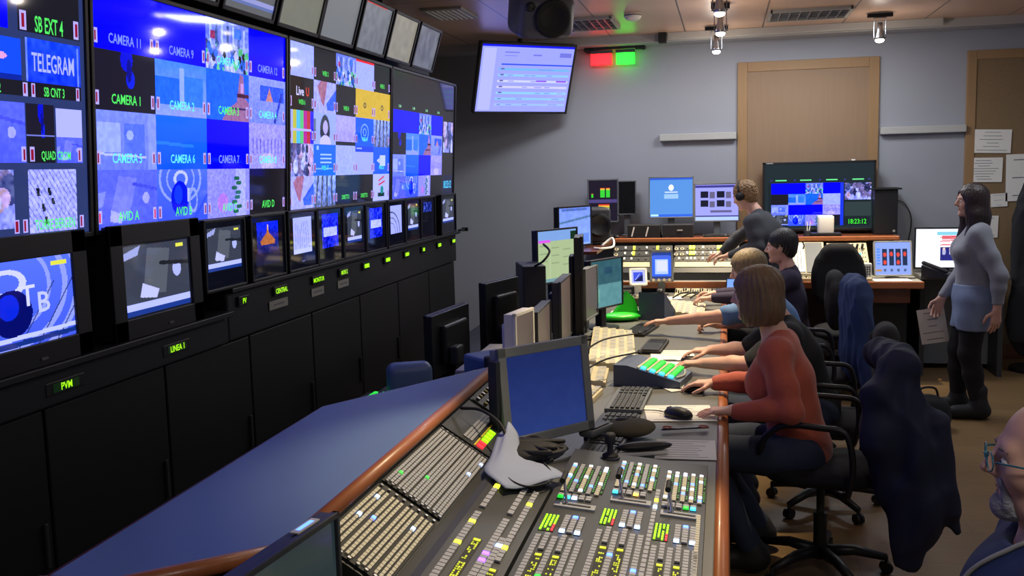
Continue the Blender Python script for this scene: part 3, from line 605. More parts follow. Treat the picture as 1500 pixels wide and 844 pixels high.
# rundown television hung in the far left corner
p = Pic(90, 130, (165, 172, 245)); p.fill((25, 30, 200), 0, 0, 1, .035); p.fill((190, 195, 250), .02, .06, .15, .98); p.fill((60, 90, 200), .22, .28, 1, .305)
for k, c in enumerate(((120, 190, 240), (150, 210, 240), (215, 220, 255), (215, 215, 255), (150, 215, 235), (150, 210, 240), (165, 200, 240))):
    y = .34+.09*k; p.fill(c, .2, y, .98, y+.035); p.fill((110, 110, 170), .22, y+.005, .26, y+.025)
    r = np.random.RandomState(k); [p.fill((140, 140, 200), x, y+.01, x+.06, y+.022) for x in r.rand(4)*.6+.3]
p.fill((150, 90, 200), .62, .52, .74, .545); p.fill((150, 80, 190), .85, .52, .96, .545); p.fill((130, 135, 190), .25, .1, .4, .12); p.fill((130, 135, 190), .25, .15, .38, .17); p.fill((120, 125, 190), .55, .13, .65, .15); p.fill((120, 125, 190), .85, .1, .98, .17)
t = monitor('large tilted television with a white schedule list, hung in the far left corner', (-1.885, 9.08, 2.365), 28, 1.0, .66, 0, p, SM, base=False, bez=.02, name='television', cat='television', dep=.06)
t.rotation_euler = Euler((R(20), 0, R(40)), 'XYZ')
MB().cyl((0, .1, .4), (0, .3, .85), .022, M['matblack']).build('ceiling_arm', t)
M['spk'] = mat('loudspeaker_shell', (84, 86, 96), .4)
# ================================================================ LOUDSPEAKER ON THE CEILING
t = thing('ceiling_loudspeaker', 'dark boxy loudspeaker hanging from the ceiling near the top edge', 'loudspeaker', (-1.16, 6.3, 2.83), 28, rx=18)
MB().box((0, 0, 0), (.38, .3, .27), M['spk'], bev=.06, seg=4).build('cabinet', t, True)
MB().lathe([(.115, 0), (.12, .01), (.1, .014), (.04, -.03), (.01, -.02)], M['matblack'], 28).build('woofer', t, True, loc=(.03, -.162, 0), rot=(90, 0, 0))
MB().lathe([(.03, 0), (.03, .006), (.01, .01)], M['black']).build('tweeter', t, True, loc=(-.12, -.161, .07), rot=(90, 0, 0))
MB().cyl((0, 0, .1), (0, .06, .33), .022, M['matblack']).build('bracket', t)
o = tag(MB().tube(spline([(-1.3, 6.45, 2.8), (-1.38, 6.6, 2.88), (-1.4, 6.75, 2.96), (-1.36, 6.8, 3.05)]), .008, M['matblack']).build('loudspeaker_cable', None, True), 'black cable looping from the ceiling loudspeaker to the ceiling', 'cable')

# ================================================================ MAIN DESK
t = thing('control_desk', 'long operators desk with grey top and rounded cherry wood edge', 'desk', (0, 5.2, 0))
m = MB(); m.b2((-1.0, -3.9, .715), (-.03, 3.3, .75), M['desk'], .004); m.build('desktop', t)
m = MB(); m.prism([(-.03, .75), (-.012, .749), (.008, .738), (.014, .72), (.008, .70), (-.03, .69)], 'y', -3.9, 3.3, M['wood']); m.build('edge', t, True)
for y in (-3.6, -2.2, -.3, 1.6, 3.1): MB().b2((-.9, y-.03, 0), (-.22, y+.03, .715), M['console'], .004).build('leg_panel', t)
MB().b2((-.96, -3.9, .1), (-.92, 3.3, .7), M['matblack']).build('modesty_panel', t)
t = thing('rear_desk', 'dark low desk behind the operators desk carrying the monitors seen from behind', 'desk', (-1.45, 5.6, 0))
MB().b2((-.3, -1.55, .69), (.42, 1.35, .73), M['cab2'], .004).build('desktop', t)
for y in (-1.4, 0, 1.25): MB().b2((-.28, y-.02, 0), (.4, y+.02, .69), M['matblack']).build('leg_panel', t)
# raised bench with blue-lit top and the slanted button console in front of it
t = thing('console_bench', 'raised bench with wide smooth top and orange wood nosing left of the button console', 'bench', (-1.2, 2.7, 0))
TOP = [(-.955, 1.95), (-1.22, 1.71), (-1.38, 1.69), (-1.395, 3.15), (-.955, 3.9)]
def loc2(pts): return [(x+1.2, y-2.7) for x, y in pts]
m = MB(); m.prism(loc2(TOP), 'z', 1.0, 1.03, M['bench']); m.build('bench_top', t)
m = MB(); m.tube([(.235, -.76, 1.012), (.24, 1.2, 1.012)], .021, M['wood'], 14); m.build('nosing', t, True)
m = MB(); m.tube([(.245, -.76, 1.012), (-.03, -1.0, 1.012), (-.2, -1.02, 1.012)], .02, M['wood'], 12); m.tube([(-.19, -1.01, 1.02), (-.2, .46, 1.02), (.24, 1.21, 1.02)], .008, M['woodd'], 8); m.build('side_trim', t, True)
m = MB(); m.prism(loc2([(-.975, 1.95), (-1.22, 1.74), (-1.36, 1.72), (-1.37, 3.14), (-.975, 3.87)]), 'z', 0, 1.0, M['bluejacket'] if 0 else M['dark']); m.build('carcass', t)

# ---------------------------------------------------------------- production switcher
t = thing('video_switcher', 'wide grey video switcher console full of lit keys in the foreground', 'switcher', (0, 0, 0))
Y0s, Y1s = 1.78, 3.42
m = MB(); m.prism([(-.06, .751), (-.06, .785), (-.535, .83), (-.535, .751)], 'y', Y0s, Y1s, M['console']); m.build('main_deck', t)
m = MB(); m.prism([(-.545, .751), (-.545, .832), (-.725, .872), (-.75, .872), (-.75, .751)], 'y', Y0s, 2.98, M['console']); m.build('side_deck', t)
m = MB(); m.prism([(-.755, .751), (-.755, .862), (-.785, .868), (-.955, .978), (-.955, .751)], 'y', 2.07, 3.55, M['fascia']); m.b2((-.965, 2.07, .975), (-.953, 3.85, 1.005), M['fascia']); m.build('rack_frame', t)
SWT = t
def plane(o, ux, uy, n):
    """frame whose local x, y lie in the surface and z stands out of it"""
    m = Matrix((Vector(ux).normalized(), Vector(uy).normalized(), Vector(n).normalized())).transposed().to_4x4(); m.translation = o; return m
sl = Vector((.475, 0, -.045)).normalized(); PA = plane((-.535, 0, .8301), sl, (0, 1, 0), sl.cross(Vector((0, 1, 0))))    # x: away from the bench, y: world Y
sl = Vector((.18, 0, -.04)).normalized(); PB = plane((-.725, 0, .8721), sl, (0, 1, 0), sl.cross(Vector((0, 1, 0))))
sl = Vector((.17, 0, -.11)).normalized(); PC = plane((-.955, 0, .9785), sl, (0, 1, 0), sl.cross(Vector((0, 1, 0))))
def keybox(mb, x, y, sx, sy, h, m_): mb.box((x, y, h/2), (sx, sy, h), m_)
def putm(mb, name, P, parent): 
    o = mb.build(name, parent); o.matrix_local = P; return o
rk = random.Random(11)
NL = [0]
def keyrow(P, x, y0, y1, w=.017, pitch=.02, m_='key', h=.007, lit=(), parent=None, name='key_row'):
    """one row of push keys along Y; lit = {fraction: glow}"""
    mb = MB(); mb.box((x, (y0+y1)/2, .001), (w+.002, y1-y0, .002), M['keyd']); n = int((y1-y0)/pitch); L = {int(f*n): g for f, g in lit}
    for k in range(n):
        y = y0+pitch*(k+.5)
        if k in L: continue
        keybox(mb, x, y, w, pitch*.82, h, M[m_])
    putm(mb, name, P, parent or SWT)
    for k, g in L.items():
        if NL[0] >= 95: continue
        NL[0] += 1; mb = MB(); mb.box((x, y0+pitch*(k+.5), h*.6), (w, pitch*.85, h*1.2), G[g], bev=.002); putm(mb, 'lit_key', P, parent or SWT)
def dotfield(P, x0, y0, nx, ny, px, py, g, g2=None, name='status_lights'):
    mb = MB(); mb.box((x0+(nx-1)*px/2, y0+(ny-1)*py/2, .0008), (nx*px, ny*py, .0016), M['matblack'])
    for i in range(nx):
        for j in range(ny):
            if rk.random() < .08: continue
            mb.box((x0+i*px, y0+j*py, .003), (px*.5, py*.6, .004), G[g2] if g2 and i == nx-1 and j < 3 else G[g])
    putm(mb, name, P, SWT)
def ylabels(P, x, y0, y1, w=.018):
    """dark name strip with yellow lettering blocks"""
    mb = MB(); mb.box((x, (y0+y1)/2, .001), (w+.006, y1-y0, .002), M['matblack']); y = y0+.008
    mb.box((x, y1-.012, .003), (w, .014, .002), G['ylabel'])
    while y < y1-.03:
        for s in (-1, 0, 1):
            if rk.random() < .7: mb.box((x+s*w*.32, y, .0028), (w*.22, rk.uniform(.004, .011), .0015), G['ylabel'])
        y += .013 if rk.random() < .8 else .03
    putm(mb, 'name_display', P, SWT)
bays = [(.012, .158), (.172, .318), (.332, .47)]
def choose(n, cs): return [(rk.random(), rk.choice(cs)) for _ in range(n)]
for bi, (a, b) in enumerate(bays):
    w = b-a; yo = [-.05, .06, 0][bi]
    # long crosspoint rows near the camera
    cols = [0, 1, 2, 3, 4]; pit = w/6.2
    for k in range(6):
        x = a+pit*(k+.55)
        if k in (1, 3): ylabels(PA, x, 1.85, 2.5+yo, pit*.75); keyrow(PA, x, 2.52+yo, 2.64+yo, pit*.62)
        else: keyrow(PA, x, 1.85, 2.63+yo, pit*.66, lit=choose(2 if k % 2 else 1, ['blue', 'green', 'ice'] if bi < 2 else ['blue', 'pink', 'cyan']))
    # lit dot field and pads
    dotfield(PA, a+.008, 2.67+yo, 4, 7, .011, .018, 'lime', 'red')
    for k in range(3): keyrow(PA, a+.07+k*.022, 2.66+yo, 2.80+yo, .016, .019, lit=[(.1 if k != 1 else .95, 'ice' if k != 1 else 'blue')])
    # fader: slot, arm and grip
    f = MB(); f.box((a+w*.52, 2.88+yo, .003), (w*.86, .04, .006), M['key']); f.box((a+w*.55, 2.88+yo, .007), (w*.6, .01, .002), M['dark']); putm(f, 'fader_slot', PA, SWT)
    f = MB(); f.cyl((a+w*.35, 2.88+yo, .005), (a+w*.2, 2.93+yo, .07), .0045, M['chrome']); f.cyl((a+w*.2, 2.90+yo, .07), (a+w*.2, 2.965+yo, .074), .009, M['matblack']); putm(f, 'fader_lever', PA, SWT)
    for k in range(5): keyrow(PA, a+.02+k*.022, 2.935+yo, 2.975+yo, .017, .02, lit=[(0.1, ['green', 'cyan', 'ice', 'yellow', 'amber'][(k+bi) % 5])] if k in ((0, 1, 2), (0, 3), (3, 4))[bi] else [])
    # pale key columns with lit tips
    for k in range(5):
        x = a+.018+k*.027; y1 = min(3.33, 3.30+yo)
        if k % 2 == 0 or bi == 2: keyrow(PA, x, 2.995+yo, y1, .013, .017, 'keyp', lit=choose(3, ['ice', 'blue', 'ice'])+[(.97, 'white')])
        else: keyrow(PA, x, 2.995+yo, y1, .013, .017, 'key', lit=choose(1, ['blue']))
        dotfield(PA, x+.0125, 3.03+yo, 1, 12, .009, .02, 'dimgreen')
# narrow column of keys between bay 2 and 3 and one on the right
keyrow(PA, .325, 2.15, 3.1, .013, .03, lit=[(.82, 'ice'), (.9, 'yellow')])
keyrow(PA, .4585, 1.85, 2.9, .012, .018, 'keyp')
for k in range(4):  # side deck
    x = .03+.042*k
    if k == 1: ylabels(PB, x, 1.85, 2.45, .02)
    elif k == 3: ylabels(PB, x-.005, 1.85, 2.3, .02); keyrow(PB, x-.005, 2.34, 2.9, .017, .026, lit=[(.15, 'yellow'), (.8, 'yellow')])
    else: keyrow(PB, x, 1.85, 2.62, .019, .022, lit=[(.3, 'yellow'), (.62, 'violet'), (.68, 'violet')] if k == 2 else [(.7, 'yellow'), (.9, 'yellow')]); keyrow(PB, x, 2.66, 2.92, .017, .034, lit=[(.8, 'yellow')] if k == 0 else [])
keyrow(PB, .135, 1.85, 2.5, .019, .022, lit=[(.3, 'violet'), (.9, 'ice')])
# router panels in the slanted rack
def router(label, y0, y1, rows, seedn):
    t = thing('router_panel', label, 'button panel', (0, 0, 0), group='slanted router panels'); r = random.Random(seedn)
    mb = MB(); mb.b2((0, y0, 0), (.2, y1, .006), M['matblack']); putm(mb, 'front_plate', PC, t)
    for u in range(rows):
        for k in range(3):
            x = .008+u*(.196/rows)+k*(.196/rows)*.3; mb = MB(); n = int((y1-y0-.03)/.018)
            for j in range(n): mb.box((x+.004, y0+.015+.018*(j+.5), .008), (.0088, .0155, .006), M['keyp'] if (seedn == 1) else M['key'])
            putm(mb, 'key_row', PC, t)
    for k in range(4):
        u = r.randrange(rows); j = r.uniform(.1, .9); mb = MB(); mb.box((.012+u*(.196/rows)+r.choice((0, 1, 2))*(.196/rows)*.3, y0+(y1-y0)*j, .0095), (.011, .014, .006), G[r.choice(('green', 'green', 'blue', 'ice'))]); putm(mb, 'lit_key', PC, t)
    for s in (0, 1):
        mb = MB()
        for u in range(rows*2): mb.cyl((.012+u*.0168*6/rows, (y0+.006, y1-.006)[s], .004), (.012+u*.0168*6/rows, (y0+.006, y1-.006)[s], .012), .005, M['chrome'], n=8)
        putm(mb, 'screws', PC, t)
router('slanted panel of pale key rows at the near end of the rack, warm toned', 2.08, 2.50, 4, 1)
router('slanted panel of grey key rows in the middle of the rack', 2.53, 3.10, 5, 2)
t = thing('intercom_panel', 'short button panel with red and green lights above the white cloth', 'button panel', (0, 0, 0))
mb = MB(); mb.b2((0, 3.13, 0), (.2, 3.5, .006), M['fascia']); putm(mb, 'front_plate', PC, t)
for k in range(3):
    mb = MB(); [mb.box((.085+.013*k, 3.16+.016*j, .008), (.01, .013, .006), M['key']) for j in range(20)]; putm(mb, 'key_row', PC, t)
mb = MB(); [mb.box((.15, 3.155+.035*j, .009), (.026, .016, .006), G['red' if j < 2 else 'lime']) for j in range(6)]; putm(mb, 'light_row', PC, t)
mb = MB(); mb.b2((.128, 3.14, .004), (.134, 3.4, .008), M['yellow']); putm(mb, 'yellow_strip', PC, t)
t = thing('jack_panel', 'dark patch panel with small brass knobs at the far end of the rack', 'patch panel', (0, 0, 0))
mb = MB(); mb.b2((0, 3.5, 0), (.17, 3.85, .01), M['fascia']); putm(mb, 'front_plate', PC, t)
mb = MB(); mb.box((.06, 3.67, .011), (.1, .33, .004), M['fascia']); [mb.cyl((.025+.035*i, 3.53+.04*j, .01), (.025+.035*i, 3.53+.04*j, .022), .008, M['yellow'] if (i+j) % 2 else M['chrome'], n=8) for i in range(3) for j in range(8)]; putm(mb, 'knobs', PC, t)
# cloth lying over the rack and the deck
def drape(name, label, cat, pts, nx, ny, m_, th=.004, parent=None, amp=.008, seed=0):
    """sheet through a grid of control points (rows of points), with soft folds"""
    rows = [spline(r, max(1, nx//(len(r)-1))) for r in pts]; cols = list(zip(*rows)); cols = [spline(c, max(1, ny//(len(c)-1))) for c in cols]
    bm = bmesh.new(); rr = random.Random(seed); ph = [rr.uniform(0, 6) for _ in range(6)]
    V = [[bm.verts.new(Vector(p)+Vector((math.sin(i*.9+ph[0]+j*.3)*amp, math.sin(j*.8+ph[1])*amp*.6, math.sin(i*.7+j*.5+ph[2])*amp))) for j, p in enumerate(c)] for i, c in enumerate(cols)]
    for i in range(len(V)-1):
        for j in range(len(V[0])-1): bm.faces.new((V[i][j], V[i+1][j], V[i+1][j+1], V[i][j+1]))
    me = bpy.data.meshes.new(name); bm.to_mesh(me); bm.free(); me.materials.append(M[m_] if isinstance(m_, str) else m_); me.polygons.foreach_set('use_smooth', [True]*len(me.polygons))
    o = bpy.data.objects.new(name, me); C.objects.link(o); md = o.modifiers.new('thickness', 'SOLIDIFY'); md.thickness = th
    if parent: o.parent = parent
    elif label: tag(o, label, cat)
    return o
M['cloth'] = mat('bluish_white_cloth', (142, 152, 178), .9, var=.04)
drape('cleaning_cloth', 'crumpled white cloth lying over the corner of the switcher', 'cloth',
      [[(-.765, 3.20, .93), (-.74, 3.24, .97), (-.71, 3.22, .93)], [(-.765, 3.06, .90), (-.72, 3.08, .905), (-.67, 3.12, .885)], [(-.76, 2.94, .885), (-.67, 2.97, .885), (-.56, 3.08, .86)], [(-.66, 2.80, .875), (-.60, 2.87, .868), (-.50, 3.02, .85)]], 10, 12, 'cloth', amp=.005)
# monitor at the lower left, seen almost edge-on
p = Pic(30, 40, (58, 74, 78)); p.grad((46, 60, 66), (70, 88, 88))
t = monitor('dark monitor at the lower picture edge beside the wood nosing, seen edge-on', (-.905, 1.83, .752), 83, .42, .27, .05, p, SMd, casing='dark', bez=.014, group=None, base=False, dep=.045)
m = MB(); m.box((.1, .02, .3215), (.09, .022, .003), M['white']); m.box((.1, .02, .3235), (.06, .01, .001), G['blue']); m.build('sticker', t)
MB().b2((-.1, .01, -.0), (.1, .03, .1), M['dark']).build('support', t)

# ================================================================ THINGS ON THE DESK
# big grey monitor
M['midgrey'] = mat('mid_grey_plastic', (134, 138, 138), .5)
p = Pic(60, 76); p.grad((36, 56, 128), (54, 78, 160)); p.noise(.008, 5, 3)  # reflection of the blue video wall, painted as a dimly glowing picture
t = monitor('large grey monitor with a blue reflection painted on its screen, standing behind the switcher', (-.66, 3.56, .752), 50, .44, .37, .075, p, SMd, tilt=-6, roll=0, casing='midgrey', bez=.036, basew=.26, dep=.055)
MB().b2((-.24, .0, .12), (-.221, .05, .40), M['dark']).build('port_strip', t); m = MB(); [m.cyl((.218, .03, .13+.04*k), (.24, .03, .13+.04*k), .006, M['matblack'], n=8) for k in range(7)]; m.build('side_buttons', t)
# dark boxy unit behind it
t = thing('monitor_housing', 'dark blue boxy monitor housing seen from behind, left of the large grey monitor', 'monitor', (-1.0, 4.15, .752), 48)
MB().box((0, 0, .16), (.2, .24, .24), M['bench'], bev=.015).build('back_shell', t); MB().box((0, -.14, .17), (.3, .04, .28), M['dark'], bev=.01).build('front_frame', t); MB().box((0, 0, .02), (.14, .14, .04), M['black'], bev=.01).build('foot', t)
def back_monitor(label, x, y, rz, w, h, zb, z0=.732):
    t = monitor(label, (x, y, z0), rz, w, h, zb, Pic(6, 8, (40, 44, 60)), SMd, casing='black', bez=.015, basew=.2, dep=.04, group='dark monitors seen from behind')
    MB().box((.08, .1, h*.35), (.1, .05, .1), M['dark'], bev=.01).build('hinge', t)
back_monitor('dark monitor seen from behind in front of the cabinets, left one', -1.52, 5.12, -97, .54, .35, .01)
back_monitor('dark monitor seen from behind against the bare wall, right one', -1.35, 5.68, -106, .42, .42, .04)
p = Pic(20, 30, (86, 74, 66)); p.grad((104, 88, 80), (84, 76, 68))  # brown-grey room reflection on the off-angle screen, painted into the picture
t = monitor('white framed monitor seen edge-on at the left end of the monitor row', (-.99, 4.74, .752), 80, .26, .30, .09, p, SMg, casing='white', bez=.018, dep=.06); 
p = Pic(20, 30); p.grad((104, 86, 78), (96, 84, 72)); t = monitor('monitor with a dull brown reflection painted on its screen, nearer and lower of two', (-.96, 5.12, .752), 92, .5, .30, .06, p, SMg, casing='dark', bez=.012)  # brown gradient is a painted reflection, shared with the taller monitor
t = monitor('monitor with a dull brown reflection painted on its screen, taller of two', (-.93, 5.68, .752), 92, .5, .38, .07, p, SMg, casing='dark', bez=.012)
t = monitor('narrow upright black monitor seen almost from its edge between brown and teal screens', (-.89, 6.12, .752), 97, .3, .62, .05, Pic(4, 4, (20, 22, 30)), SMd, casing='black', bez=.015)
t = monitor('small screen with painted brownish reflection directly left of the teal screen', (-.86, 6.3, .752), 84, .34, .34, .11, Pic(4, 4, (98, 84, 80)), SMg, casing='grey', bez=.012)  # even brown fill paints the reflection on this screen
p = Pic(60, 60, (70, 110, 120)); p.fill((54, 96, 108), 0, 0, 1, .5); p.fill((96, 150, 156), 0, .52, 1, 1); p.fill((44, 80, 104), .45, .15, .7, .3); [p.fill((110, 160, 165), .06, .1+.09*k, .2, .14+.09*k) for k in range(4)]; p.fill((110, 170, 160), .1, .6, .3, .9); p.noise(.02, 5, 1)
t = monitor('monitor with a teal screen beside the green object', (-.79, 6.56, .752), 63, .4, .34, .14, p, SM, casing='black', bez=.012)
p = Pic(80, 80, (176, 196, 150)); p.fill((130, 170, 190), 0, 0, 1, .2); p.fill((230, 90, 200), .02, .17, .32, .22); p.fill((20, 50, 30), .85, .04, 1, .2); [p.fill((150, 170, 130), .05+.3*(k % 3), .28+.05*k, .25+.3*(k % 3), .3+.05*k) for k in range(9)]; p.fill((190, 206, 165), .3, .25, .32, .95); p.fill((120, 160, 170), .0, .94, 1, 1)
t = monitor('tall monitor with a yellow-green page, middle of the row', (-1.2, 7.0, .732), 60, .47, .40, .28, p, SM, casing='dark', bez=.014)
p = Pic(60, 60); p.grad((130, 160, 215), (150, 185, 225)); p.fill((90, 120, 190), .1, .02, .9, .08); p.line((90, 130, 180), 0, .4, 1, .25, .03); p.fill((110, 150, 200), .55, .7, .95, .95); p.noise(.03, 4, 2)
t = monitor('monitor with a pale blue page in front of the desk loudspeaker, farthest one', (-1.22, 8.0, 1.182), 58, .43, .34, .012, p, SM, casing='black', bez=.015)
t = thing('computer_tower', 'dark blue-black box behind the yellow-green monitor', 'computer', (-1.33, 6.62, .732), 20)
MB().box((0, 0, .23), (.16, .36, .46), M['dark'], bev=.008).build('case', t); MB().tube(spline([(0, -.2, .46), (.05, -.26, .5), (.1, -.22, .56), (.08, -.1, .6)]), .008, M['matblack']).build('cable', t, True)
t = thing('desk_loudspeaker', 'round-edged dark loudspeaker behind the pale blue monitor', 'loudspeaker', (-1.2, 8.45, 1.2), 20)
MB().box((0, 0, .15), (.4, .3, .3), M['dark'], bev=.03, seg=3).build('cabinet', t, True); MB().lathe([(.1, 0), (.105, .01), (.04, -.02)], M['black']).build('woofer', t, True, loc=(.09, -.152, .15), rot=(90, 0, 0))

def keyboard(label, c, rz, w=.44, d=.16, mt='keyd', body='dark', z=.752, group='keyboards on the desk'):
    t = thing('keyboard', label, 'keyboard', (c[0], c[1], z), rz, group)
    MB().box((0, 0, .009), (w, d, .018), M[body], bev=.004).build('body', t); m = MB(); n = int(w/.02)
    for r in range(6):
        for k in range(n):
            if r == 0 and n*.25 < k < n*.55:
                if k == int(n*.4): m.box((-w*.1, -d/2+.02, .022), (.1, .015, .008), M[mt])
                continue
            if k in (int(n*.68), int(n*.80)): continue
            m.box((-w/2+.015+k*(w-.02)/n, -d/2+.02+r*(d-.03)/6, .022), (.0155, .0165, .008), M[mt])
    tag(m.build('keys', t), kind='stuff'); return t
keyboard('olive grey keyboard in front of the green lit keypad', (-.44, 4.48), 88, .44, .17, 'keyd', 'grey')
keyboard('darker keyboard lying just below the olive grey one, partly under the pouch', (-.46, 3.98), 86, .40, .17, 'keyd', 'dark')
keyboard('grey-green keyboard between the blue screen and the switcher keys', (-.47, 3.58), 84, .34, .15, 'keyd', 'grey', z=.765)
keyboard('flat black keyboard under the hand of the person in the light blue shirt', (-.55, 6.45), 80, .42, .15, 'black', 'black')
keyboard('black keyboard beside the pink-keyed panel', (-.42, 5.85), 86, .4, .13, 'black', 'matblack')
def mouse(label, c, rz, z=.752, s=1):
    t = thing('computer_mouse', label, 'mouse', (c[0], c[1], z), rz, 'computer mice'); 
    MB().sph((0, 0, .012), (.033*s, .056*s, .026*s), M['black'], 20).build('shell', t, True); MB().cyl((0, .03*s, .03*s), (0, .045*s, .024*s), .006, M['grey'], n=10).build('wheel', t)
    MB().tube(spline([(0, .055, .008), (.02, .12, .006), (-.02, .2, .005), (-.06, .26, .005)]), .0025, M['matblack'], 6).build('cable', t, True)
mouse('shiny black mouse lying on the white page nearest the camera', (-.2, 4.2), 60, .757, 1.25)
mouse('black mouse under the far hand of the woman in orange', (-.15, 4.72), 75)
mouse('black mouse under the hand of the person in the black T-shirt', (-.19, 5.42), 80)
def flat(label, c, w, d, rz, z=.7525, lines=8, name='paper_sheet', group='papers lying on the desk', seed=0, mt='paper'):
    t = thing(name, label, 'paper', (c[0], c[1], z), rz, group); r = random.Random(seed)
    MB().box((0, 0, .001), (w, d, .002), M[mt]).build('page', t); m = MB()
    for k in range(lines): m.box((w*r.uniform(-.1, 0), d*(.4-.8*k/max(1, lines-1)), .0024), (w*r.uniform(.4, .8), .0022, .0006), M['ink'])
    m.build('print', t); return t
flat('white page under the shiny black mouse', (-.2, 4.28), .3, .28, 8, seed=1)
flat('white printed page at the desk edge just above the switcher', (-.15, 3.72), .23, .26, 2, seed=2)
flat('small white note beside the mouse of the woman in orange', (-.24, 4.78), .12, .14, 30, lines=3, seed=3)
flat('white pad with red print between the operators in black and light blue', (-.3, 5.62), .25, .3, 5, lines=9, seed=4)
flat('white page beside the green lit keypad, on its far side', (-.4, 5.35), .3, .16, -4, seed=5)
flat('white pages under the hands of the dark haired person', (-.42, 7.2), .24, .3, 10, seed=6)
flat('loose bright page at the foot of the small tablet screen', (-.72, 7.35), .24, .2, -8, seed=7)
flat('white sheet on the desk below the rack of faders', (-.5, 8.1), .3, .14, 4, seed=8)
# light coloured key panels lying along the desk
def strip_panel(label, c, w, L, rz, n, mt='keyp', slope=6, z=.752):
    t = thing('button_panel', label, 'button panel', (c[0], c[1], z), rz, 'pale button panels along the desk')
    m = MB(); m.prism([(-w/2, 0), (w/2, 0), (w/2, .02), (-w/2, .05)], 'y', -L/2, L/2, M['beige']); m.build('body', t)
    a = math.atan2(-.03, w)
    for k in range(n):
        m = MB(); x = -w/2+w*(k+.5)/n; nn = int(L/.024)
        for j in range(nn): m.box((x, -L/2+L*(j+.5)/nn, .052-(x+w/2)/w*.03), (w/n*.62, L/nn*.8, .006), M['keyp' if (k+j) % 5 else 'key'])
        m.build('key_row', t)
strip_panel('pale button panel with long key rows in front of the teal screen', (-.66, 5.75), .26, 1.15, 6, 5)
strip_panel('short pale button panel left of the keypad with green lights', (-.7, 4.95), .2, .36, 4, 3)
strip_panel('narrow pale box along the desk behind the olive grey keyboard', (-.66, 4.4), .1, .5, -6, 2)
strip_panel('pale fader panel in front of the dark haired person', (-.3, 7.35), .3, .6, 0, 6)
# keypad with green lights
t = thing('lit_keypad', 'blue-grey wedge keypad with rows of green and cyan lit keys', 'keypad', (-.36, 4.92, .752), 80)
sl = math.atan2(.07, .34)
m = MB(); m.prism([(-.17, 0), (.17, 0), (.17, .105), (.1, .105), (-.17, .035)], 'y', -.14, .14, M['slate']); m.build('wedge', t).rotation_euler = (0, 0, R(180)); t.children[0].rotation_euler = (0, 0, R(90))
PK = plane((-.0, -.105, .0551), (1, 0, 0), (0, .97, .252), (0, -.252, .97)); PK.translation = (0, -.17, .035)
for j in range(4):
    for i in range(8):
        m = MB(); m.box((-.115+.033*i, .055+.048*j, .008), (.021, .026, .012), G['cyan' if i == 0 else 'green'], bev=.003); putm(m, 'lit_key', PK, t)
m = MB(); [m.box((0, .079+.048*j, .004), (.27, .010, .008), M['beige']) for j in range(4)]; putm(m, 'divider_bars', PK, t)
m = MB(); m.tube(spline([(-.1, .03, .005), (0, .012, .005), (.1, .03, .005)]), .006, M['lgrey']); putm(m, 'trim_bar', PK, t)
# green folder, telephone-like wedge, gooseneck cables
t = thing('green_bag', 'bright green translucent plastic bag behind the teal monitor foot', 'bag', (-.72, 7.0, .752), 20)
MB().prism([(-.12, 0), (.12, 0), (.07, .15), (.02, .2), (-.03, .1)], 'y', -.03, .03, M['green']).build('upright_flap', t); drp = MB().sph((-.05, -.1, .03), (.15, .09, .03), M['green']); drp.build('crumpled_part', t, True)
t = thing('desk_telephone', 'dark blue sloping desk telephone in front of the person in the light blue shirt', 'telephone', (-.48, 7.0, .752), 70)
MB().prism([(-.1, 0), (.1, 0), (.1, .05), (-.1, .2)], 'y', -.1, .1, M['slate']).build('body', t); MB().box((-.02, -.06, .16), (.2, .045, .035), M['dark'], rot=(0, 37, 0), bev=.012).build('handset', t)
m = MB(); m.box((.03, .05, .112), (.09, .09, .006), M['matblack'], rot=(0, 37, 0)); [m.box((.0+.025*i, .02+.025*j, .135-.019*i), (.016, .016, .01), M['dark'], rot=(0, 37, 0)) for i in range(3) for j in range(3)]; m.build('keys', t)
for k, (a, b, c, lb) in enumerate([((-.82, 4.95, .76), (-.68, 5.2, .9), (-.5, 5.75, .86), 'upper thin black gooseneck arching over the pale button panel'), ((-.78, 4.5, .76), (-.62, 4.75, .88), (-.45, 5.15, .86), 'lower thin black gooseneck left of the green lit keypad')]):
    t = thing('gooseneck_microphone', lb, 'microphone', a, 0, 'gooseneck microphones'); A, B, D = Vector(a), Vector(b), Vector(c)
    MB().cyl((0, 0, -.006), (0, 0, .02), .03, M['dark']).build('base', t); MB().tube(spline([Vector((0, 0, .02)), B-A, D-A], 12), .005, M['matblack'], 8).build('neck', t, True); MB().sph(D-A, (.012, .03, .012), M['matblack']).build('capsule', t, True)
# spectacles, pouch, joystick, headset near the switcher
t = thing('spectacles', 'folded reading glasses with reddish tips between the two white pages', 'glasses', (-.16, 3.98, .757), 12)
MB().tube([(-.1, 0, .006), (.1, .02, .006)], .004, M['chrome']).tube([(-.1, -.012, .01), (.09, .0, .012)], .003, M['dark']).build('temples', t, True)
for s in (-1, 1): m = MB(); m.tube([(s*.075+.018*math.cos(a), .006+.016*math.sin(a), .014) for a in [i*math.pi/6 for i in range(12)]], .003, M['orange'], 6, True); m.build('rim', t, True)
M['olive'] = mat('olive_pouch', (92, 86, 66), .9, var=.2, bump=.2)
t = thing('soft_pouch', 'soft olive brown pouch lying on the dark keyboard', 'pouch', (-.38, 3.86, .775), 30)
MB().sph((0, 0, .02), (.11, .09, .035), M['olive'], 24).build('body', t, True); MB().sph((-.02, .02, .045), (.035, .03, .016), M['matblack']).build('dark_opening', t, True)
t = thing('control_joystick', 'short black joystick at the far edge of the switcher', 'joystick', (-.4, 3.36, .82))
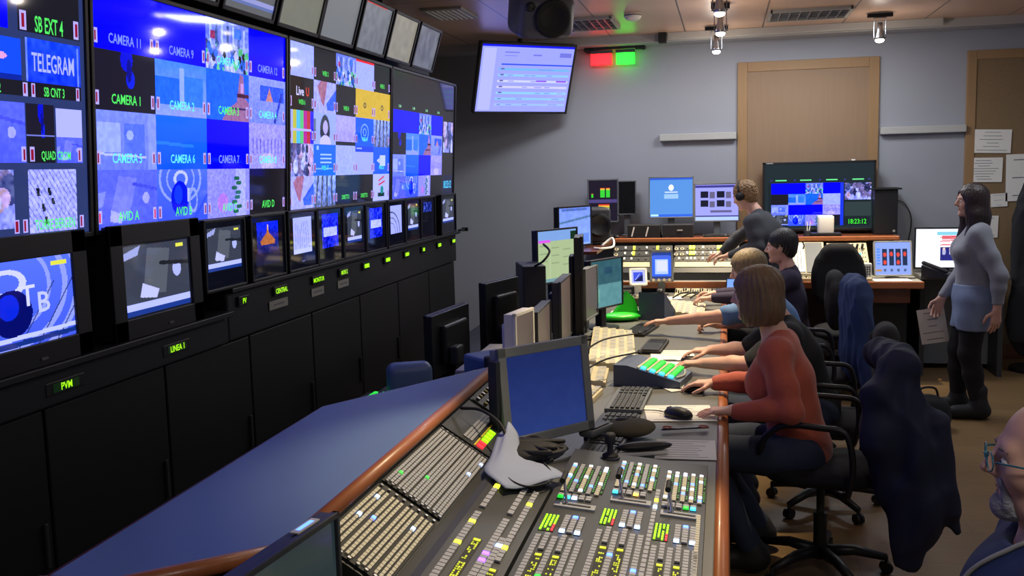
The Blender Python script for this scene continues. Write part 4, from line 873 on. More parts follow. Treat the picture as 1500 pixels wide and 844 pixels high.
MB().lathe([(.03, 0), (.028, .012), (.012, .02), (.01, .05), (.019, .055), (.02, .085), (.015, .09)], M['matblack'], 18).build('stick', t, True); MB().cyl((0, 0, -.002), (0, 0, .004), .035, M['dark']).build('base', t)
t = thing('stapler', 'black long-nosed stapler with white base left of the printed page', 'stapler', (-.31, 3.62, .753), 20)
MB().box((0, 0, .012), (.2, .045, .014), M['white'], bev=.004).build('base', t); MB().sph((.01, 0, .035), (.11, .028, .02), M['black'], 20).build('arm', t, True)
t = thing('cordless_receiver', 'grey and black hand receiver lying left of the pouch', 'receiver', (-.5, 3.76, .79), 65)
MB().box((0, 0, .02), (.17, .07, .03), M['grey'], bev=.012, seg=3).build('body', t, True); MB().box((0, 0, .037), (.12, .045, .006), M['black'], bev=.003).build('face', t)
t = thing('cable_bundle', 'dark tangle of cables and headphones under the large grey monitor', 'cables', (-.66, 3.18, .86))
m = MB(); rr = random.Random(5)
for k in range(9):
    pts = [(rr.uniform(-.1, .12), rr.uniform(-.08, .12), rr.uniform(.0, .05)) for _ in range(5)]; m.tube(spline(pts), .008, M['matblack'], 6)
m.build('cables', t, True); MB().sph((.0, .03, .02), (.12, .11, .035), M['matblack'], 20).build('headphone_pad', t, True)
m = MB().tube(spline([(.05, -.05, .02), (.12, -.2, .0), (.06, -.32, .01), (-.02, -.25, .02), (.04, -.12, .01)]), .003, M['matblack'], 6); m.build('lead', t, True)
o = tag(MB().tube(spline([(-.93, 3.3, 1.0), (-.85, 3.28, 1.0), (-.76, 3.2, .97), (-.72, 3.15, .9)]), .006, M['matblack']).build('black_cable', None, True), 'black cable running from the rack down behind the white cloth', 'cable')
# small lit keypad and rounded unit on the rear desk
t = thing('key_unit', 'small black unit with two rows of bright green keys behind the bench', 'keypad', (-1.66, 4.35, .732), 90)
MB().box((0, 0, .02), (.2, .14, .04), M['matblack'], bev=.004).build('body', t)
for j in range(2):
    for i in range(4): m = MB(); m.box((-.06+.04*i, -.03+.045*j, .046), (.028, .022, .01), G['green'], bev=.003); m.build('lit_key', t)
t = thing('rounded_unit', 'rounded blue-grey chair-like unit beside the green keys behind the bench', 'monitor', (-1.5, 4.42, .732), 25)
MB().box((0, 0, .1), (.22, .12, .2), M['bench'], bev=.04, seg=4).build('shell', t, True)
t = thing('white_ledge_box', 'flat pale grey box between the rear monitors and the boxy housing', 'box', (-1.15, 4.7, .732), 0)
MB().box((0, 0, .09), (.2, .7, .18), M['lgrey'], bev=.006).build('box_body', t)
# ================================================================ SOUND DESK ALONG THE BACK WALL
t = thing('sound_desk', 'wooden sound desk with upper shelf along the back wall', 'desk', (0, 9.0, 0))
MB().b2((-1.02, -.5, .80), (1.6, .58, .84), M['lgrey'], .004).build('desktop', t)
MB().b2((-1.02, -.53, .785), (1.6, -.5, .845), M['wood'], .008).build('desk_edge', t); MB().b2((-1.35, -.02, 1.155), (1.48, .58, 1.18), M['woodd'], .003).build('upper_shelf', t); MB().b2((-1.0, -.045, 1.15), (1.48, -.02, 1.19), M['wood'], .008).build('shelf_edge', t)
MB().b2((-1.4, -1.3, 1.155), (-1.0, -.02, 1.18), M['woodd'], .003).build('side_shelf', t); MB().b2((-1.38, -1.25, 0), (-1.34, -.1, 1.155), M['matblack']).build('side_panel', t)
MB().b2((.85, -.48, .66), (1.5, -.44, .79), M['woodd'], .003).build('wood_apron', t); MB().b2((1.44, -.05, .84), (1.48, .55, 1.155), M['woodd']).build('shelf_support', t)
MB().b2((-.95, .2, .0), (-.9, .5, .8), M['dark']).build('leg_panel', t); MB().b2((.55, .2, .0), (.6, .5, .8), M['dark']).build('leg_panel', t)
t = thing('under_desk_cabinet', 'black cabinet standing under the right end of the sound desk', 'cabinet', (1.28, 9.0, .0))
MB().b2((-.23, -.3, .02), (.23, .3, .66), M['matblack'], .006).build('body', t); MB().b2((-.215, -.312, .04), (.215, -.3, .64), M['black'], .003).build('door', t)
MB().b2((1.5, 9.3, 0), (3.0, 9.55, .0001), M['dark']) if 0 else None
t = thing('side_desk', 'plain desk with grey front right of the sound desk, under the bright monitor', 'desk', (2.0, 8.95, 0))
MB().b2((-.4, -.3, .84), (.3, .55, .87), M['desk'], .004).build('desktop', t); MB().b2((-.36, .1, .05), (.25, .13, .84), M['grey']).build('front_panel', t); MB().b2((-.38, -.2, 0), (-.34, .5, .84), M['dark']).build('leg', t); MB().b2((.24, -.2, 0), (.28, .5, .84), M['dark']).build('leg', t)

def sloped(label, x0, x1, y0, z0, y1, z1, cat='equipment rack', name='equipment_rack', body='dark', group=None):
    """wedge unit whose face runs from (y0, z0) front bottom to (y1, z1) back top; returns the thing and the frame of its face"""
    cx = (x0+x1)/2; t = thing(name, label, cat, (cx, y0, .842), 0, group)
    zb = .0; MB().prism([(0, zb), (0, z0-.842), (y1-y0, z1-.842), (y1-y0+.05, z1-.842), (y1-y0+.05, zb)], 'x', x0-cx, x1-cx, M[body]).build('body', t)
    v = Vector((0, y1-y0, z1-z0)); L = v.length; P = plane((x0-cx, 0, z0-.842), (1, 0, 0), v, Vector((1, 0, 0)).cross(v)); return t, P, x1-x0, L
def pm(mb, n, P, t): o = mb.build(n, t); o.matrix_local = P; return o
rq = random.Random(3)
# left rack with white and yellow lamps
for lb, x0, x1 in (('left sloping rack of dark units with yellow lamps, behind the tablet', -1.0, -.47), ('right sloping rack with many yellow and white keys by the bending man', -.45, .12)):
    t, P, w, L = sloped(lb, x0, x1, 8.62, .9, 8.94, 1.12, group='sloping racks on the sound desk', body='console')
    m = MB()
    for r in range(5): m.box((w/2, L*(r+.5)/5, .004), (w*.96, L/5*.86, .008), M['fascia'] if r != 1 else M['beige'])
    pm(m, 'units', P, t)
    m = MB()
    for r in range(2, 5):
        for k in range(14 if x0 > -.5 else 7):
            x = w*(.08+.85*k/(14 if x0 > -.5 else 7)); m.box((x, L*(r+.5)/5, .011), (.016, .03, .008), M['white'] if rq.random() < .6 else M['dark'])
    tag(pm(m, 'keys', P, t), kind='stuff'); m = MB()
    for xx in ((.35, .75) if x0 < -.5 else (.25, .3, .68, .73)):
        for r in (3, 4): m.box((w*xx, L*(r+.45)/5, .013), (.02, .045, .01), G['yellow'])
    pm(m, 'yellow_lamps', P, t); m = MB()
    for s in (.05, .93) if x0 < -.5 else (.03, .12):
        for r in (3.2, 4.2): m.cyl((w*s, L*(r)/5, .008), (w*s, L*r/5, .016), .018, M['beige'], n=14).cyl((w*s, L*r/5, .014), (w*s, L*r/5, .02), .009, M['black'], n=12)
    pm(m, 'dials', P, t)
# fader panel between racks and main desk
t, P, w, L = sloped('wide pale mixing panel with many short grey faders left of the bending man', -.42, .1, 8.2, .80, 8.44, .87, 'mixing desk', 'mixing_desk', 'beige')
t.location.z = .76
m = MB()
for k in range(26): m.box((w*(k+.5)/26, L*.72, .003), (.004, L*.42, .004), M['black']); m.box((w*(k+.5)/26, L*(.6+.3*rq.random()), .01), (.012, .03, .016), M['dark'])
pm(m, 'faders', P, t); m = MB()
for k in range(26): m.box((w*(k+.5)/26, L*.25, .005), (.011, .02, .006), M['white' if k % 3 else 'key'])
pm(m, 'keys', P, t)
t, P, w, L = sloped('large beige console with fine vertical faders left of the empty chair', .3, .84, 8.6, .90, 8.92, 1.14, 'mixing desk', 'mixing_desk', 'beige')
m = MB(); m.box((w*.36, L*.5, .004), (w*.66, L*.92, .006), M['white']); m.box((w*.84, L*.5, .004), (w*.26, L*.95, .006), M['grey']); pm(m, 'front_plate', P, t)
m = MB()
for k in range(12): m.box((w*(.08+.05*k), L*.45, .009), (.004, L*.6, .004), M['ink'])
m.cyl((w*.3, L*.72, .006), (w*.3, L*.72, .012), .04, M['lgrey'], n=20); pm(m, 'faders', P, t)
t = thing('mixing_desk', 'low strip of faders at the front edge of the sound desk', 'mixing desk', (.75, 8.56, .845))
MB().box((0, 0, .012), (.9, .1, .024), M['beige'], bev=.004).build('body', t); m = MB()
for k in range(40): m.box((-.43+.022*k, rq.uniform(-.03, .03), .03), (.01, .02, .012), M['white'] if k % 4 else M['dark'])
m.build('faders', t)
t, P, w, L = sloped('jack field with hanging plugs and cyan lamps behind the empty black chair', .87, 1.2, 8.62, .9, 8.94, 1.13, 'jack field', 'jack_field', 'beige')
m = MB()
for r in range(6):
    for k in range(16): m.cyl((w*(.06+.058*k), L*(.1+.14*r), .0), (w*(.06+.058*k), L*(.1+.14*r), .006), .005, M['black'], n=6)
pm(m, 'jacks', P, t); m = MB(); [m.cyl((w*(.1+.13*k), L*.85, .0), (w*(.1+.13*k), L*.8, .05), .011, M['matblack'], n=8) for k in range(7)]; pm(m, 'plugs', P, t)
m = MB(); [m.box((w*(.1+.08*k), L*.62, .006), (.014, .012, .006), G['cyan' if k % 2 else 'dimgreen']) for k in range(10)]; pm(m, 'lamps', P, t)
t = thing('control_unit', 'small white unit with blue screen and yellow top beside the empty black chair', 'control unit', (1.12, 8.62, .845))
MB().box((0, 0, .07), (.17, .06, .14), M['white'], bev=.006).build('body', t); MB().box((-.045, -.032, .08), (.06, .004, .09), G['blue']).build('display', t); MB().box((-.03, 0, .145), (.08, .04, .012), G['yellow']).build('top_lamp', t)
m = MB(); [m.box((.03+.018*i, -.032, .03+.02*j), (.012, .004, .013), M['dark']) for i in range(3) for j in range(5)]; m.build('keys', t)
# upright touch monitor with red channel strips
p = Pic(60, 66, (150, 176, 215)); [p.fill((40, 56, 90), .2+.19*k, .2, .34+.19*k, .72) for k in range(4)]
for k in range(4): [p.ell((240, 80, 70), .27+.19*k, y, .045, .07) for y in ((.38, .62) if k % 2 == 0 else (.36,))]; p.ell((90, 110, 150), .27+.19*k, .86, .04, .05)
[p.fill((90, 150, 230), .04, .18+.09*k, .14, .23+.09*k) for k in range(6)]; p.fill((200, 150, 90), .02, .84, .18, .9)
monitor('pale framed touch screen with red channel markers on the sound desk', (1.39, 8.72, .845), 4, .31, .30, .02, p, SM, tilt=-12, casing='lgrey', bez=.012, basew=.12)
p = Pic(80, 90, (235, 240, 252)); p.fill((130, 200, 220), .35, .07, 1, .16); p.fill((215, 120, 130), .42, .18, 1, .28); [p.line((220, 60, 80), .4, .22+.1*k, .98, .17+.1*k, .012) for k in range(3)]
p.fill((40, 40, 120), .4, .48, 1, .82); [p.ell((170, 170, 210), .46+.11*k, .6, .03, .08) for k in range(5)]; [p.ell((235, 200, 190), .46+.11*k, .52, .022, .035) for k in range(5)]
monitor('bright monitor with white page and red headline beside the standing woman', (1.86, 8.95, .87), -4, .52, .36, .03, p, SMb, casing='black', bez=.014)
t = thing('desk_telephone', 'black desk telephone left of the bright monitor with the red headline', 'telephone', (1.72, 8.62, .87), -25)
MB().prism([(-.1, 0), (.1, 0), (.1, .03), (-.1, .1)], 'y', -.09, .09, M['black']).build('body', t); MB().box((-.0, -.06, .085), (.22, .045, .03), M['black'], rot=(0, 20, 0), bev=.012).build('handset', t)
m = MB(); m.box((.018, .022, .062), (.11, .08, .006), M['matblack'], rot=(0, 19, 0)); [m.box((-.02+.025*i, .0+.022*j, .078-.009*i), (.015, .014, .008), M['grey'], rot=(0, 19, 0)) for i in range(4) for j in range(3)]; m.build('keys', t)
flat('white sheets overhanging the front of the sound desk below the touch screen', (1.36, 8.58), .3, .2, 3, .846, 6, seed=11)
flat('white sheet on the side desk in front of the telephone', (1.66, 8.74), .24, .16, 10, .8705, 5, seed=12) if 0 else None
# small tablet-like screens on the main desk
p = Pic(60, 44, (60, 110, 210)); p.fill((40, 70, 160), 0, 0, 1, .12); p.fill((190, 215, 245), .15, .25, .85, .8); p.fill((80, 110, 190), .1, .1, .9, .2); p.fill((230, 235, 245), .25, .3, .8, .7); p.fill((60, 70, 120), 0, .88, 1, 1)
t = monitor('small upright tablet screen with pale blue page on the front of the racks', (-.53, 8.3, .755), 6, .2, .27, .11, p, SM, tilt=-12, casing='grey', bez=.02, basew=.12)
m = MB(); [m.cyl((-.07+.045*k, -.03, .13), (-.07+.045*k, -.042, .13), .012, M['beige'], n=12) for k in range(4)]; m.build('buttons', t)
p = Pic(40, 40, (200, 205, 215)); p.fill((70, 90, 190), .15, .15, .85, .85); p.poly((25, 35, 90), [(.2, .85), (.85, .3), (.85, .85)]); p.line((200, 210, 240), .3, .7, .6, .3, .02)
t = monitor('little white-framed screen with a blue curve left of the tablet', (-.72, 8.2, .755), 12, .15, .15, .09, p, SM, tilt=-20, casing='white', bez=.018, basew=.1)
p = Pic(20, 20, (120, 160, 240)); monitor('tiny bright blue screen in front of the bending man', (.05, 8.3, .755), -10, .09, .1, .04, p, SMb, tilt=-15, casing='black', bez=.008, basew=.07)
def box_unit(name, label, cat, c, d, mt, rz=0, bev=.006):
    t = thing(name, label, cat, c, rz); MB().box((0, 0, d[2]/2), d, M[mt], bev=bev).build('case', t); return t
t = box_unit('equipment_box', 'low black box with red printed front left of the tablet screen', 'equipment', (-.86, 8.3, .755), (.2, .16, .07), 'dark'); MB().box((0, -.082, .04), (.16, .003, .025), M['lgrey']).build('front_label', t)
t = box_unit('connector_box', 'dark box of small terminals on the desk behind the green bag', 'equipment', (-.66, 7.7, .755), (.22, .14, .06), 'olive'); m = MB(); [m.cyl((-.08+.04*k, 0, .06), (-.08+.04*k, 0, .08), .01, M['lgrey'], n=8) for k in range(5)]; m.build('terminals', t)
# curly black leads in front of the racks
m = MB(); rr = random.Random(9)
for k in range(7): m.tube(spline([(-.42+.07*k, 7.98+.02*(k % 2), .77), (-.36+.07*k, 8.03, .80), (-.28+.07*k, 8.1, .80), (-.2+.06*k, 8.16, .77)]), .008, M['matblack'], 6)
tag(m.build('coiled_leads', None, True), 'row of black coiled leads lying in front of the mixing panel', 'cables')
m = MB().tube(spline([(-1.0, 8.0, 1.2), (-.92, 8.05, 1.26), (-.9, 7.95, 1.2), (-.98, 7.85, 1.19), (-1.05, 7.9, 1.19)]), .009, M['white'], 8)
tag(m.build('white_cable', None, True), 'thick white cable curling on the wooden side shelf', 'cable')
# screens and machines on the upper shelf
p = Pic(60, 44, (34, 28, 44))
for (x, y, s) in ((.08, .3, .4), (.42, .5, .9), (.62, .5, .9)): p.fill((60, 220, 60), x, .42-.22*s, x+.13*s+.02, .42); p.fill((240, 200, 70), x, .42-.24*s, x+.13*s+.02, .42-.2*s); p.fill((230, 60, 50), x, .42-.27*s, x+.13*s+.02, .42-.24*s)
p.fill((60, 220, 60), .35, .66, .72, .86); p.fill((240, 200, 70), .35, .62, .72, .66); p.fill((230, 60, 50), .35, .59, .72, .62); p.fill((80, 70, 130), 0, .47, 1, .55)
monitor('upright monitor with green and red level meters on the upper shelf', (-1.16, 9.42, 1.182), 8, .30, .42, .13, p, SM, casing='grey', bez=.014, basew=.2)
monitor('small upright switched off black monitor right of the level meters', (-.93, 9.44, 1.182), 4, .18, .33, .20, Pic(4, 4, (14, 14, 18)), SMd, casing='grey', bez=.012, basew=.12)
p = Pic(60, 66, (84, 140, 215)); p.fill((50, 90, 200), 0, 0, 1, .05); p.fill((50, 100, 220), 0, .93, 1, 1); p.ell((235, 240, 250), .5, .25, .06, .08); p.fill((190, 210, 235), .35, .35, .65, .39); p.fill((150, 190, 235), .33, .42, .67, .53); p.fill((180, 230, 230), .02, .94, .2, .99)
monitor('monitor with a light blue desktop picture on the upper shelf', (-.5, 9.3, 1.182), 2, .42, .39, .17, p, SMb, casing='grey', bez=.012, basew=.26)
p = Pic(60, 66, (170, 172, 225)); p.fill((70, 66, 150), 0, .02, 1, .08); [p.fill((30, 30, 50), .12+.38*i, .18+.26*j, .3+.38*i, .36+.26*j) for i in range(2) for j in range(2)]; [p.fill((110, 105, 140), .33+.38*i, .2+.26*j, .46+.38*i, .38+.26*j) for i in range(2) for j in range(2)]; p.fill((110, 105, 150), .35, .72, .85, .78); p.fill((60, 56, 120), 0, .86, 1, .9); p.fill((190, 215, 230), 0, .9, 1, 1)
monitor('monitor with four dark dials on lilac, on the upper shelf beside the bending man', (-.08, 9.3, 1.182), -2, .42, .36, .13, p, SM, casing='grey', bez=.014, basew=.26)
for lb, x, w in (('left', -.74, .3), ('right', -.43, .28)):
    t = thing('rack_computer', '%s one of two black machines lying under the light blue monitor' % lb, 'computer', (x, 9.17, 1.182), 0, 'black machines on the upper shelf')
    MB().box((0, 0, .06), (w, .22, .12), M['matblack'], bev=.004).build('case', t)
    if lb == 'left': [MB().box((q, -.112, .06), (.012, .008, .09), M['white'], rot=(0, 15, 0)).build('handle', t) for q in (-.1, .03)]
    else: MB().box((.02, -.112, .07), (.05, .004, .012), M['lgrey']).build('badge', t)
keyboard('black keyboard on the upper shelf under the lilac monitor', (-.05, 9.1), 0, .3, .1, 'matblack', 'matblack', z=1.182)
mouse('dark mouse on the wooden upper shelf left of the black machines', (-1.0, 9.1), 20, 1.182, .9)
t = thing('white_container', 'square white container standing before the multi-view screen', 'container', (.88, 9.15, 1.182))
MB().box((0, 0, .1), (.14, .1, .17), M['white'], bev=.02, seg=3).build('box_body', t, True); MB().box((0, 0, .015), (.26, .14, .03), M['black'], bev=.005).build('stand_plate', t)
t = thing('pen_holder', 'dark holder with upright pens left of the square white container', 'pen holder', (.72, 9.12, 1.182))
MB().cyl((0, 0, 0), (0, 0, .05), .03, M['dark']).build('cup', t)
for k in range(3): MB().cyl((.01*(k-1), 0, .01), (.03*(k-1), .01, .13), .004, M['white' if k else 'dark'], n=8).build('pen', t)
# multi-view television
p = Pic(120, 200, (36, 48, 54)); p.fill((30, 40, 46), .03, .3, .97, .96)
tx = quilt(p, P2c, P2r, [['blue', 'blue', 'crowd', 'blue'], ['black', 'street', 'eiffel', 'white'], ['office', 'blue', 'blue', 'hall'], ['mono', 'globe', 'flower', 'black']], [['']*4]*4, .06, .3, .7, .96, False)
p.fill((30, 60, 200), .7, .3, .73, .96); tile(p.sub(.74, .31, .98, .57), 'people', 4); p.fill((52, 66, 70), .74, .6, .98, .82)
[tx.append((s_, x, .255, .018, (120, 255, 160))) for s_, x in (('▬▬▬', .15), ('▬▬▬', .38), ('▬▬▬', .62), ('▬▬▬', .86))]; tx += [('18:23:12', .86, .9, .075, (70, 255, 60), .78)]
for x in (.05, .27, .5, .73, .95): p.fill((60, 60, 130), x, .24, x+.02, .27)
t = thing('television', 'large television showing the camera multi-view with green clock 18:23:12 on the oak panel', 'television', (.84, 9.42, 1.21))
m = MB(); m.b2((-.5, .004, 0), (.5, .07, .64), M['black']); 
for s in (-1, 1): m.box((s*.49, 0, .32), (.02, .02, .64), M['black'], bev=.003)
m.box((0, 0, .012), (1, .02, .024), M['black'], bev=.003); m.box((0, 0, .63), (1, .02, .02), M['black'], bev=.003); m.box((-.44, -.011, .63), (.06, .002, .008), M['lgrey']); m.build('bezel', t)
screen('display', t, .96, .598, p, SM, tx, (0, -.002, .323)); MB().box((.3, -.005, .645), (.035, .02, .014), M['white'], bev=.003).build('sensor', t)
MB().b2((-.12, -.03, -.03), (.12, .1, -.01), M['black'], .004).b2((-.04, .03, -.02), (.04, .06, .05), M['black']).build('stand', t)
t = thing('floor_loudspeaker', 'tall black loudspeaker cabinet right of the multi-view television', 'loudspeaker', (1.41, 9.4, 1.182))
MB().box((0, 0, .2), (.2, .26, .4), M['black'], bev=.006).build('cabinet', t); MB().box((0, 0, .407), (.26, .3, .014), M['matblack'], bev=.003).build('top_plate', t); MB().box((.07, -.132, .03), (.02, .003, .02), M['lgrey']).build('badge', t)
tag(MB().tube(spline([(1.53, 9.58, 1.48), (1.62, 9.58, 1.44), (1.68, 9.585, 1.3), (1.66, 9.585, 1.1), (1.62, 9.585, .9)]), .004, M['matblack'], 6).build('wall_cable', None, True), 'thin black cable hanging on the wall right of the tall loudspeaker', 'cable')
tag(MB().tube(spline([(.66, 8.86, 1.16), (.67, 8.85, 1.1), (.6, 8.8, 1.03), (.52, 8.72, .99)]), .006, M['matblack'], 6).build('hanging_lead', None, True), 'black lead hanging from the shelf over the large beige console section', 'cable')
# coats at the right edge
t = thing('coat_stand', 'coat stand mostly outside the right picture edge', 'coat stand', (2.62, 9.05, 0))
m = MB(); m.cyl((0, 0, 0), (0, 0, 1.8), .02, M['matblack']); [m.cyl((0, 0, 1.7), (.12*math.cos(a), .12*math.sin(a), 1.78), .01, M['matblack'], n=8) for a in (0, 1.57, 3.14, 4.71)]; m.cyl((0, 0, 0), (0, 0, .03), .2, M['matblack'], n=24); m.build('pole', t)
# ================================================================ PEOPLE: one smooth surface per body, clothes and hair over it
class SDF:
    def __init__(s, h, prims, pad=.03):
        lo = np.min([p.lo() for p in prims], 0)-pad; hi = np.max([p.hi() for p in prims], 0)+pad
        s.h = h; s.lo = lo; s.n = np.ceil((hi-lo)/h).astype(int)+1; s.F = np.full(s.n, .1, np.float32)
        for p in prims: s.add(p)
    def blk(s, lo, hi):
        a = np.clip(((lo-s.lo)/s.h).astype(int), 0, s.n); b = np.clip(((hi-s.lo)/s.h).astype(int)+2, 0, s.n)
        sl = tuple(slice(int(x), int(y)) for x, y in zip(a, b)); g = [(s.lo[i]+s.h*np.arange(a[i], b[i])).astype(np.float32) for i in range(3)]
        return sl, np.stack(np.meshgrid(*g, indexing='ij'), -1)
    def add(s, p):
        m = p.k+.035; sl, X = s.blk(p.lo()-m, p.hi()+m); d = p.dist(X); F = s.F[sl]
        if p.neg: d = -d; h = np.clip(.5-.5*(F-d)/p.k, 0, 1); s.F[sl] = F*(h)+d*(1-h)+p.k*h*(1-h) if False else np.maximum(F, d); return
        h = np.maximum(p.k-np.abs(F-d), 0)/p.k; s.F[sl] = np.minimum(F, d)-h*h*p.k*.25
    def cut(s, pt, n, k=0):
        sl, X = s.blk(s.lo, s.lo+s.n*s.h); n = np.array(Vector(n).normalized()); s.F = np.maximum(s.F, ((X-np.array(pt))@n).astype(np.float32))
    def disp(s, fn):
        sl, X = s.blk(s.lo, s.lo+s.n*s.h); s.F = s.F+fn(X[..., 0], X[..., 1], X[..., 2]).astype(np.float32)
    def mesh(s, name, m, parent=None):
        F = s.F; I = F < 0; nx, ny, nz = F.shape
        c = np.zeros((nx-1, ny-1, nz-1), np.int8)
        for a in (0, 1):
            for b in (0, 1):
                for d in (0, 1): c += I[a:nx-1+a, b:ny-1+b, d:nz-1+d]
        act = np.argwhere((c > 0) & (c < 8)); idx = -np.ones(c.shape, np.int32); idx[tuple(act.T)] = np.arange(len(act))
        P = np.zeros((len(act), 3)); N = np.zeros(len(act)); cr = [(a, b, d) for a in (0, 1) for b in (0, 1) for d in (0, 1)]
        for u in cr:
            for ax in range(3):
                if u[ax]: continue
                v = list(u); v[ax] = 1; A = act+np.array(u); B = act+np.array(v); fa = F[tuple(A.T)]; fb = F[tuple(B.T)]; k = (fa < 0) != (fb < 0)
                t = fa[k]/(fa[k]-fb[k]); q = np.tile(np.array(u, float), (k.sum(), 1)); q[:, ax] = t; P[k] += q; N[k] += 1
        V = s.lo+s.h*(act+P/N[:, None]); Q = []
        for ax in range(3):
            o = [i for i in range(3) if i != ax]; S = [slice(1, -1)]*3; S[ax] = slice(0, -1); T = [slice(1, -1)]*3; T[ax] = slice(1, None)
            a, b = I[tuple(S)], I[tuple(T)]; e = np.argwhere(a != b); off = np.array([1, 1, 1]); off[ax] = 0; e = e+off
            f = a[a != b]; d1 = np.zeros(3, int); d1[o[0]] = 1; d2 = np.zeros(3, int); d2[o[1]] = 1
            q = np.stack([idx[tuple((e-d1-d2).T)], idx[tuple((e-d2).T)], idx[tuple(e.T)], idx[tuple((e-d1).T)]], 1)
            fl = f if ax != 1 else ~f
            q[~fl] = q[~fl][:, ::-1]; Q.append(q)
        Q = np.concatenate(Q); Q = Q[(Q >= 0).all(1)]
        me = bpy.data.meshes.new(name); me.vertices.add(len(V)); me.vertices.foreach_set('co', V.ravel()); me.loops.add(Q.size); me.loops.foreach_set('vertex_index', Q.ravel())
        me.polygons.add(len(Q)); me.polygons.foreach_set('loop_start', np.arange(len(Q))*4); me.polygons.foreach_set('loop_total', np.full(len(Q), 4)); me.update(calc_edges=True)
        me.polygons.foreach_set('use_smooth', np.ones(len(Q), bool)); me.materials.append(M[m] if isinstance(m, str) else m)
        o = bpy.data.objects.new(name, me); C.objects.link(o)
        if parent: o.parent = parent
        return o
A_ = lambda v: np.array(v, float)
class Cap:
    neg = False
    def __init__(s, a, b, ra, rb, k=.02): s.a, s.b, s.ra, s.rb, s.k = A_(a), A_(b), ra, rb, k
    def lo(s): return np.minimum(s.a-s.ra, s.b-s.rb)
    def hi(s): return np.maximum(s.a+s.ra, s.b+s.rb)
    def dist(s, X):
        ab = s.b-s.a; p = X-s.a; t = np.clip(p@ab/(ab@ab+1e-12), 0, 1); return np.linalg.norm(p-t[..., None]*ab, axis=-1)-(s.ra+(s.rb-s.ra)*t)
    def grow(s, d): return Cap(s.a, s.b, s.ra+d, s.rb+d, s.k)
class Ell:
    def __init__(s, c, r, fr=None, k=.03, neg=False): s.c, s.r, s.k, s.neg = A_(c), A_(r), k, neg; s.M = np.eye(3) if fr is None else A_(fr)   # rows: local axes
    def lo(s): return s.c-np.sqrt(((s.M*s.r[:, None])**2).sum(0))
    def hi(s): return s.c+np.sqrt(((s.M*s.r[:, None])**2).sum(0))
    def dist(s, X):
        q = (X-s.c)@s.M.T; a = np.linalg.norm(q/s.r, axis=-1); b = np.linalg.norm(q/(s.r**2), axis=-1)+1e-9; return a*(a-1)/b
    def grow(s, d): return Ell(s.c, s.r+d, s.M, s.k, s.neg)
def nrm(v): v = A_(v); return v/np.linalg.norm(v)
def frame(f, up=(0, 0, 1)):
    f = nrm(f); l = nrm(np.cross(A_(up), f)); return f, l, np.cross(f, l)     # forward, left, up
def hand(w, d, n, th, curl=.5, s=1., spread=1., rel=None):
    """w wrist, d pointing direction, n palm-side normal, th thumb-side direction"""
    d = nrm(d); n = A_(n); n = nrm(n-d*(n@d)); th = A_(th); th = nrm(th-d*(th@d)-n*(th@n)); P = []; w = A_(w)
    kn = []
    for i, (o, l) in enumerate(((.029, .088), (.0095, .092), (-.010, .087), (-.028, .078))):
        k = w+(d*l+th*o)*s-n*.002*abs(o)*100*s; kn.append(k); P.append(Cap(w+th*o*.55*s+d*.012*s, k, .0155*s, .0115*s, .012 if i else .02))
    for i, (L, r) in enumerate(((.070, .0088), (.079, .009), (.074, .0085), (.058, .0075))):
        p = kn[i]; c = curl*(1+.12*i); a = c*.35; dd = d+th*(1.5-i)*.07*spread
        for j, f in enumerate((.45, .31, .24)):
            v = nrm(dd)*math.cos(a)+n*math.sin(a); q = p+v*L*f*s; P.append(Cap(p, q, (r-.0006*j)*s, (r-.0006*(j+1))*s, .003)); p = q; a += c*.55
    p = w+(d*.022+th*.024)*s; q = p+nrm(d*.6+th*.75+n*.25)*.045*s; P.append(Cap(p, q, .014*s, .011*s, .01)); r_ = q+nrm(d*.9+th*.25+n*.3)*.032*s; P.append(Cap(q, r_, .0105*s, .0095*s, .003)); P.append(Cap(r_, r_+nrm(d+n*.4)*.024*s, .0095*s, .008*s, .003))
    return P
def headprims(c, f, up, s=1., jaw=1.):
    f, l, u = frame(f, up); fr = np.array([f, l, u]); c = A_(c)
    at = lambda x, y, z: c+(f*x+l*y+u*z)*s
    P = [Ell(at(-.012, 0, .032), A_((.095, .074, .086))*s, fr, .02), Ell(at(.022, 0, -.03), A_((.068, .06*jaw, .078))*s, fr, .03),
         Cap(at(.03, -.03*jaw, -.085), at(.03, .03*jaw, -.085), .022*s, .022*s, .03), Ell(at(.072, 0, -.092), A_((.02, .022, .018))*s, fr, .02),
         Cap(at(.072, -.034, .022), at(.072, .034, .022), .014*s, .014*s, .018), Cap(at(.086, 0, .018), at(.108, 0, -.020), .007*s, .0105*s, .01),
         Cap(at(.093, -.009, -.026), at(.093, .009, -.026), .0085*s, .0085*s, .008), Cap(at(.076, -.014, -.050), at(.076, .014, -.050), .0095*s, .0095*s, .008), Cap(at(.073, -.012, -.064), at(.073, .012, -.064), .0095*s, .0095*s, .008)]
    for y in (-1, 1):
        P += [Ell(at(.05, y*.042, -.02), A_((.03, .022, .028))*s, fr, .02), Ell(at(-.005, y*.073, -.002), A_((.017, .008, .03))*s, fr, .008), Cap(at(-.012, y*.078, .018), at(.004, y*.078, .022), .006*s, .005*s, .006)]
    for y in (-1, 1): P.append(Ell(at(.092, y*.031, .0), A_((.018, .016, .012))*s, fr, .01, neg=True))
    P.append(Ell(at(.09, 0, -.0572), A_((.016, .02, .0022))*s, fr, .004, neg=True))
    return P, at, fr
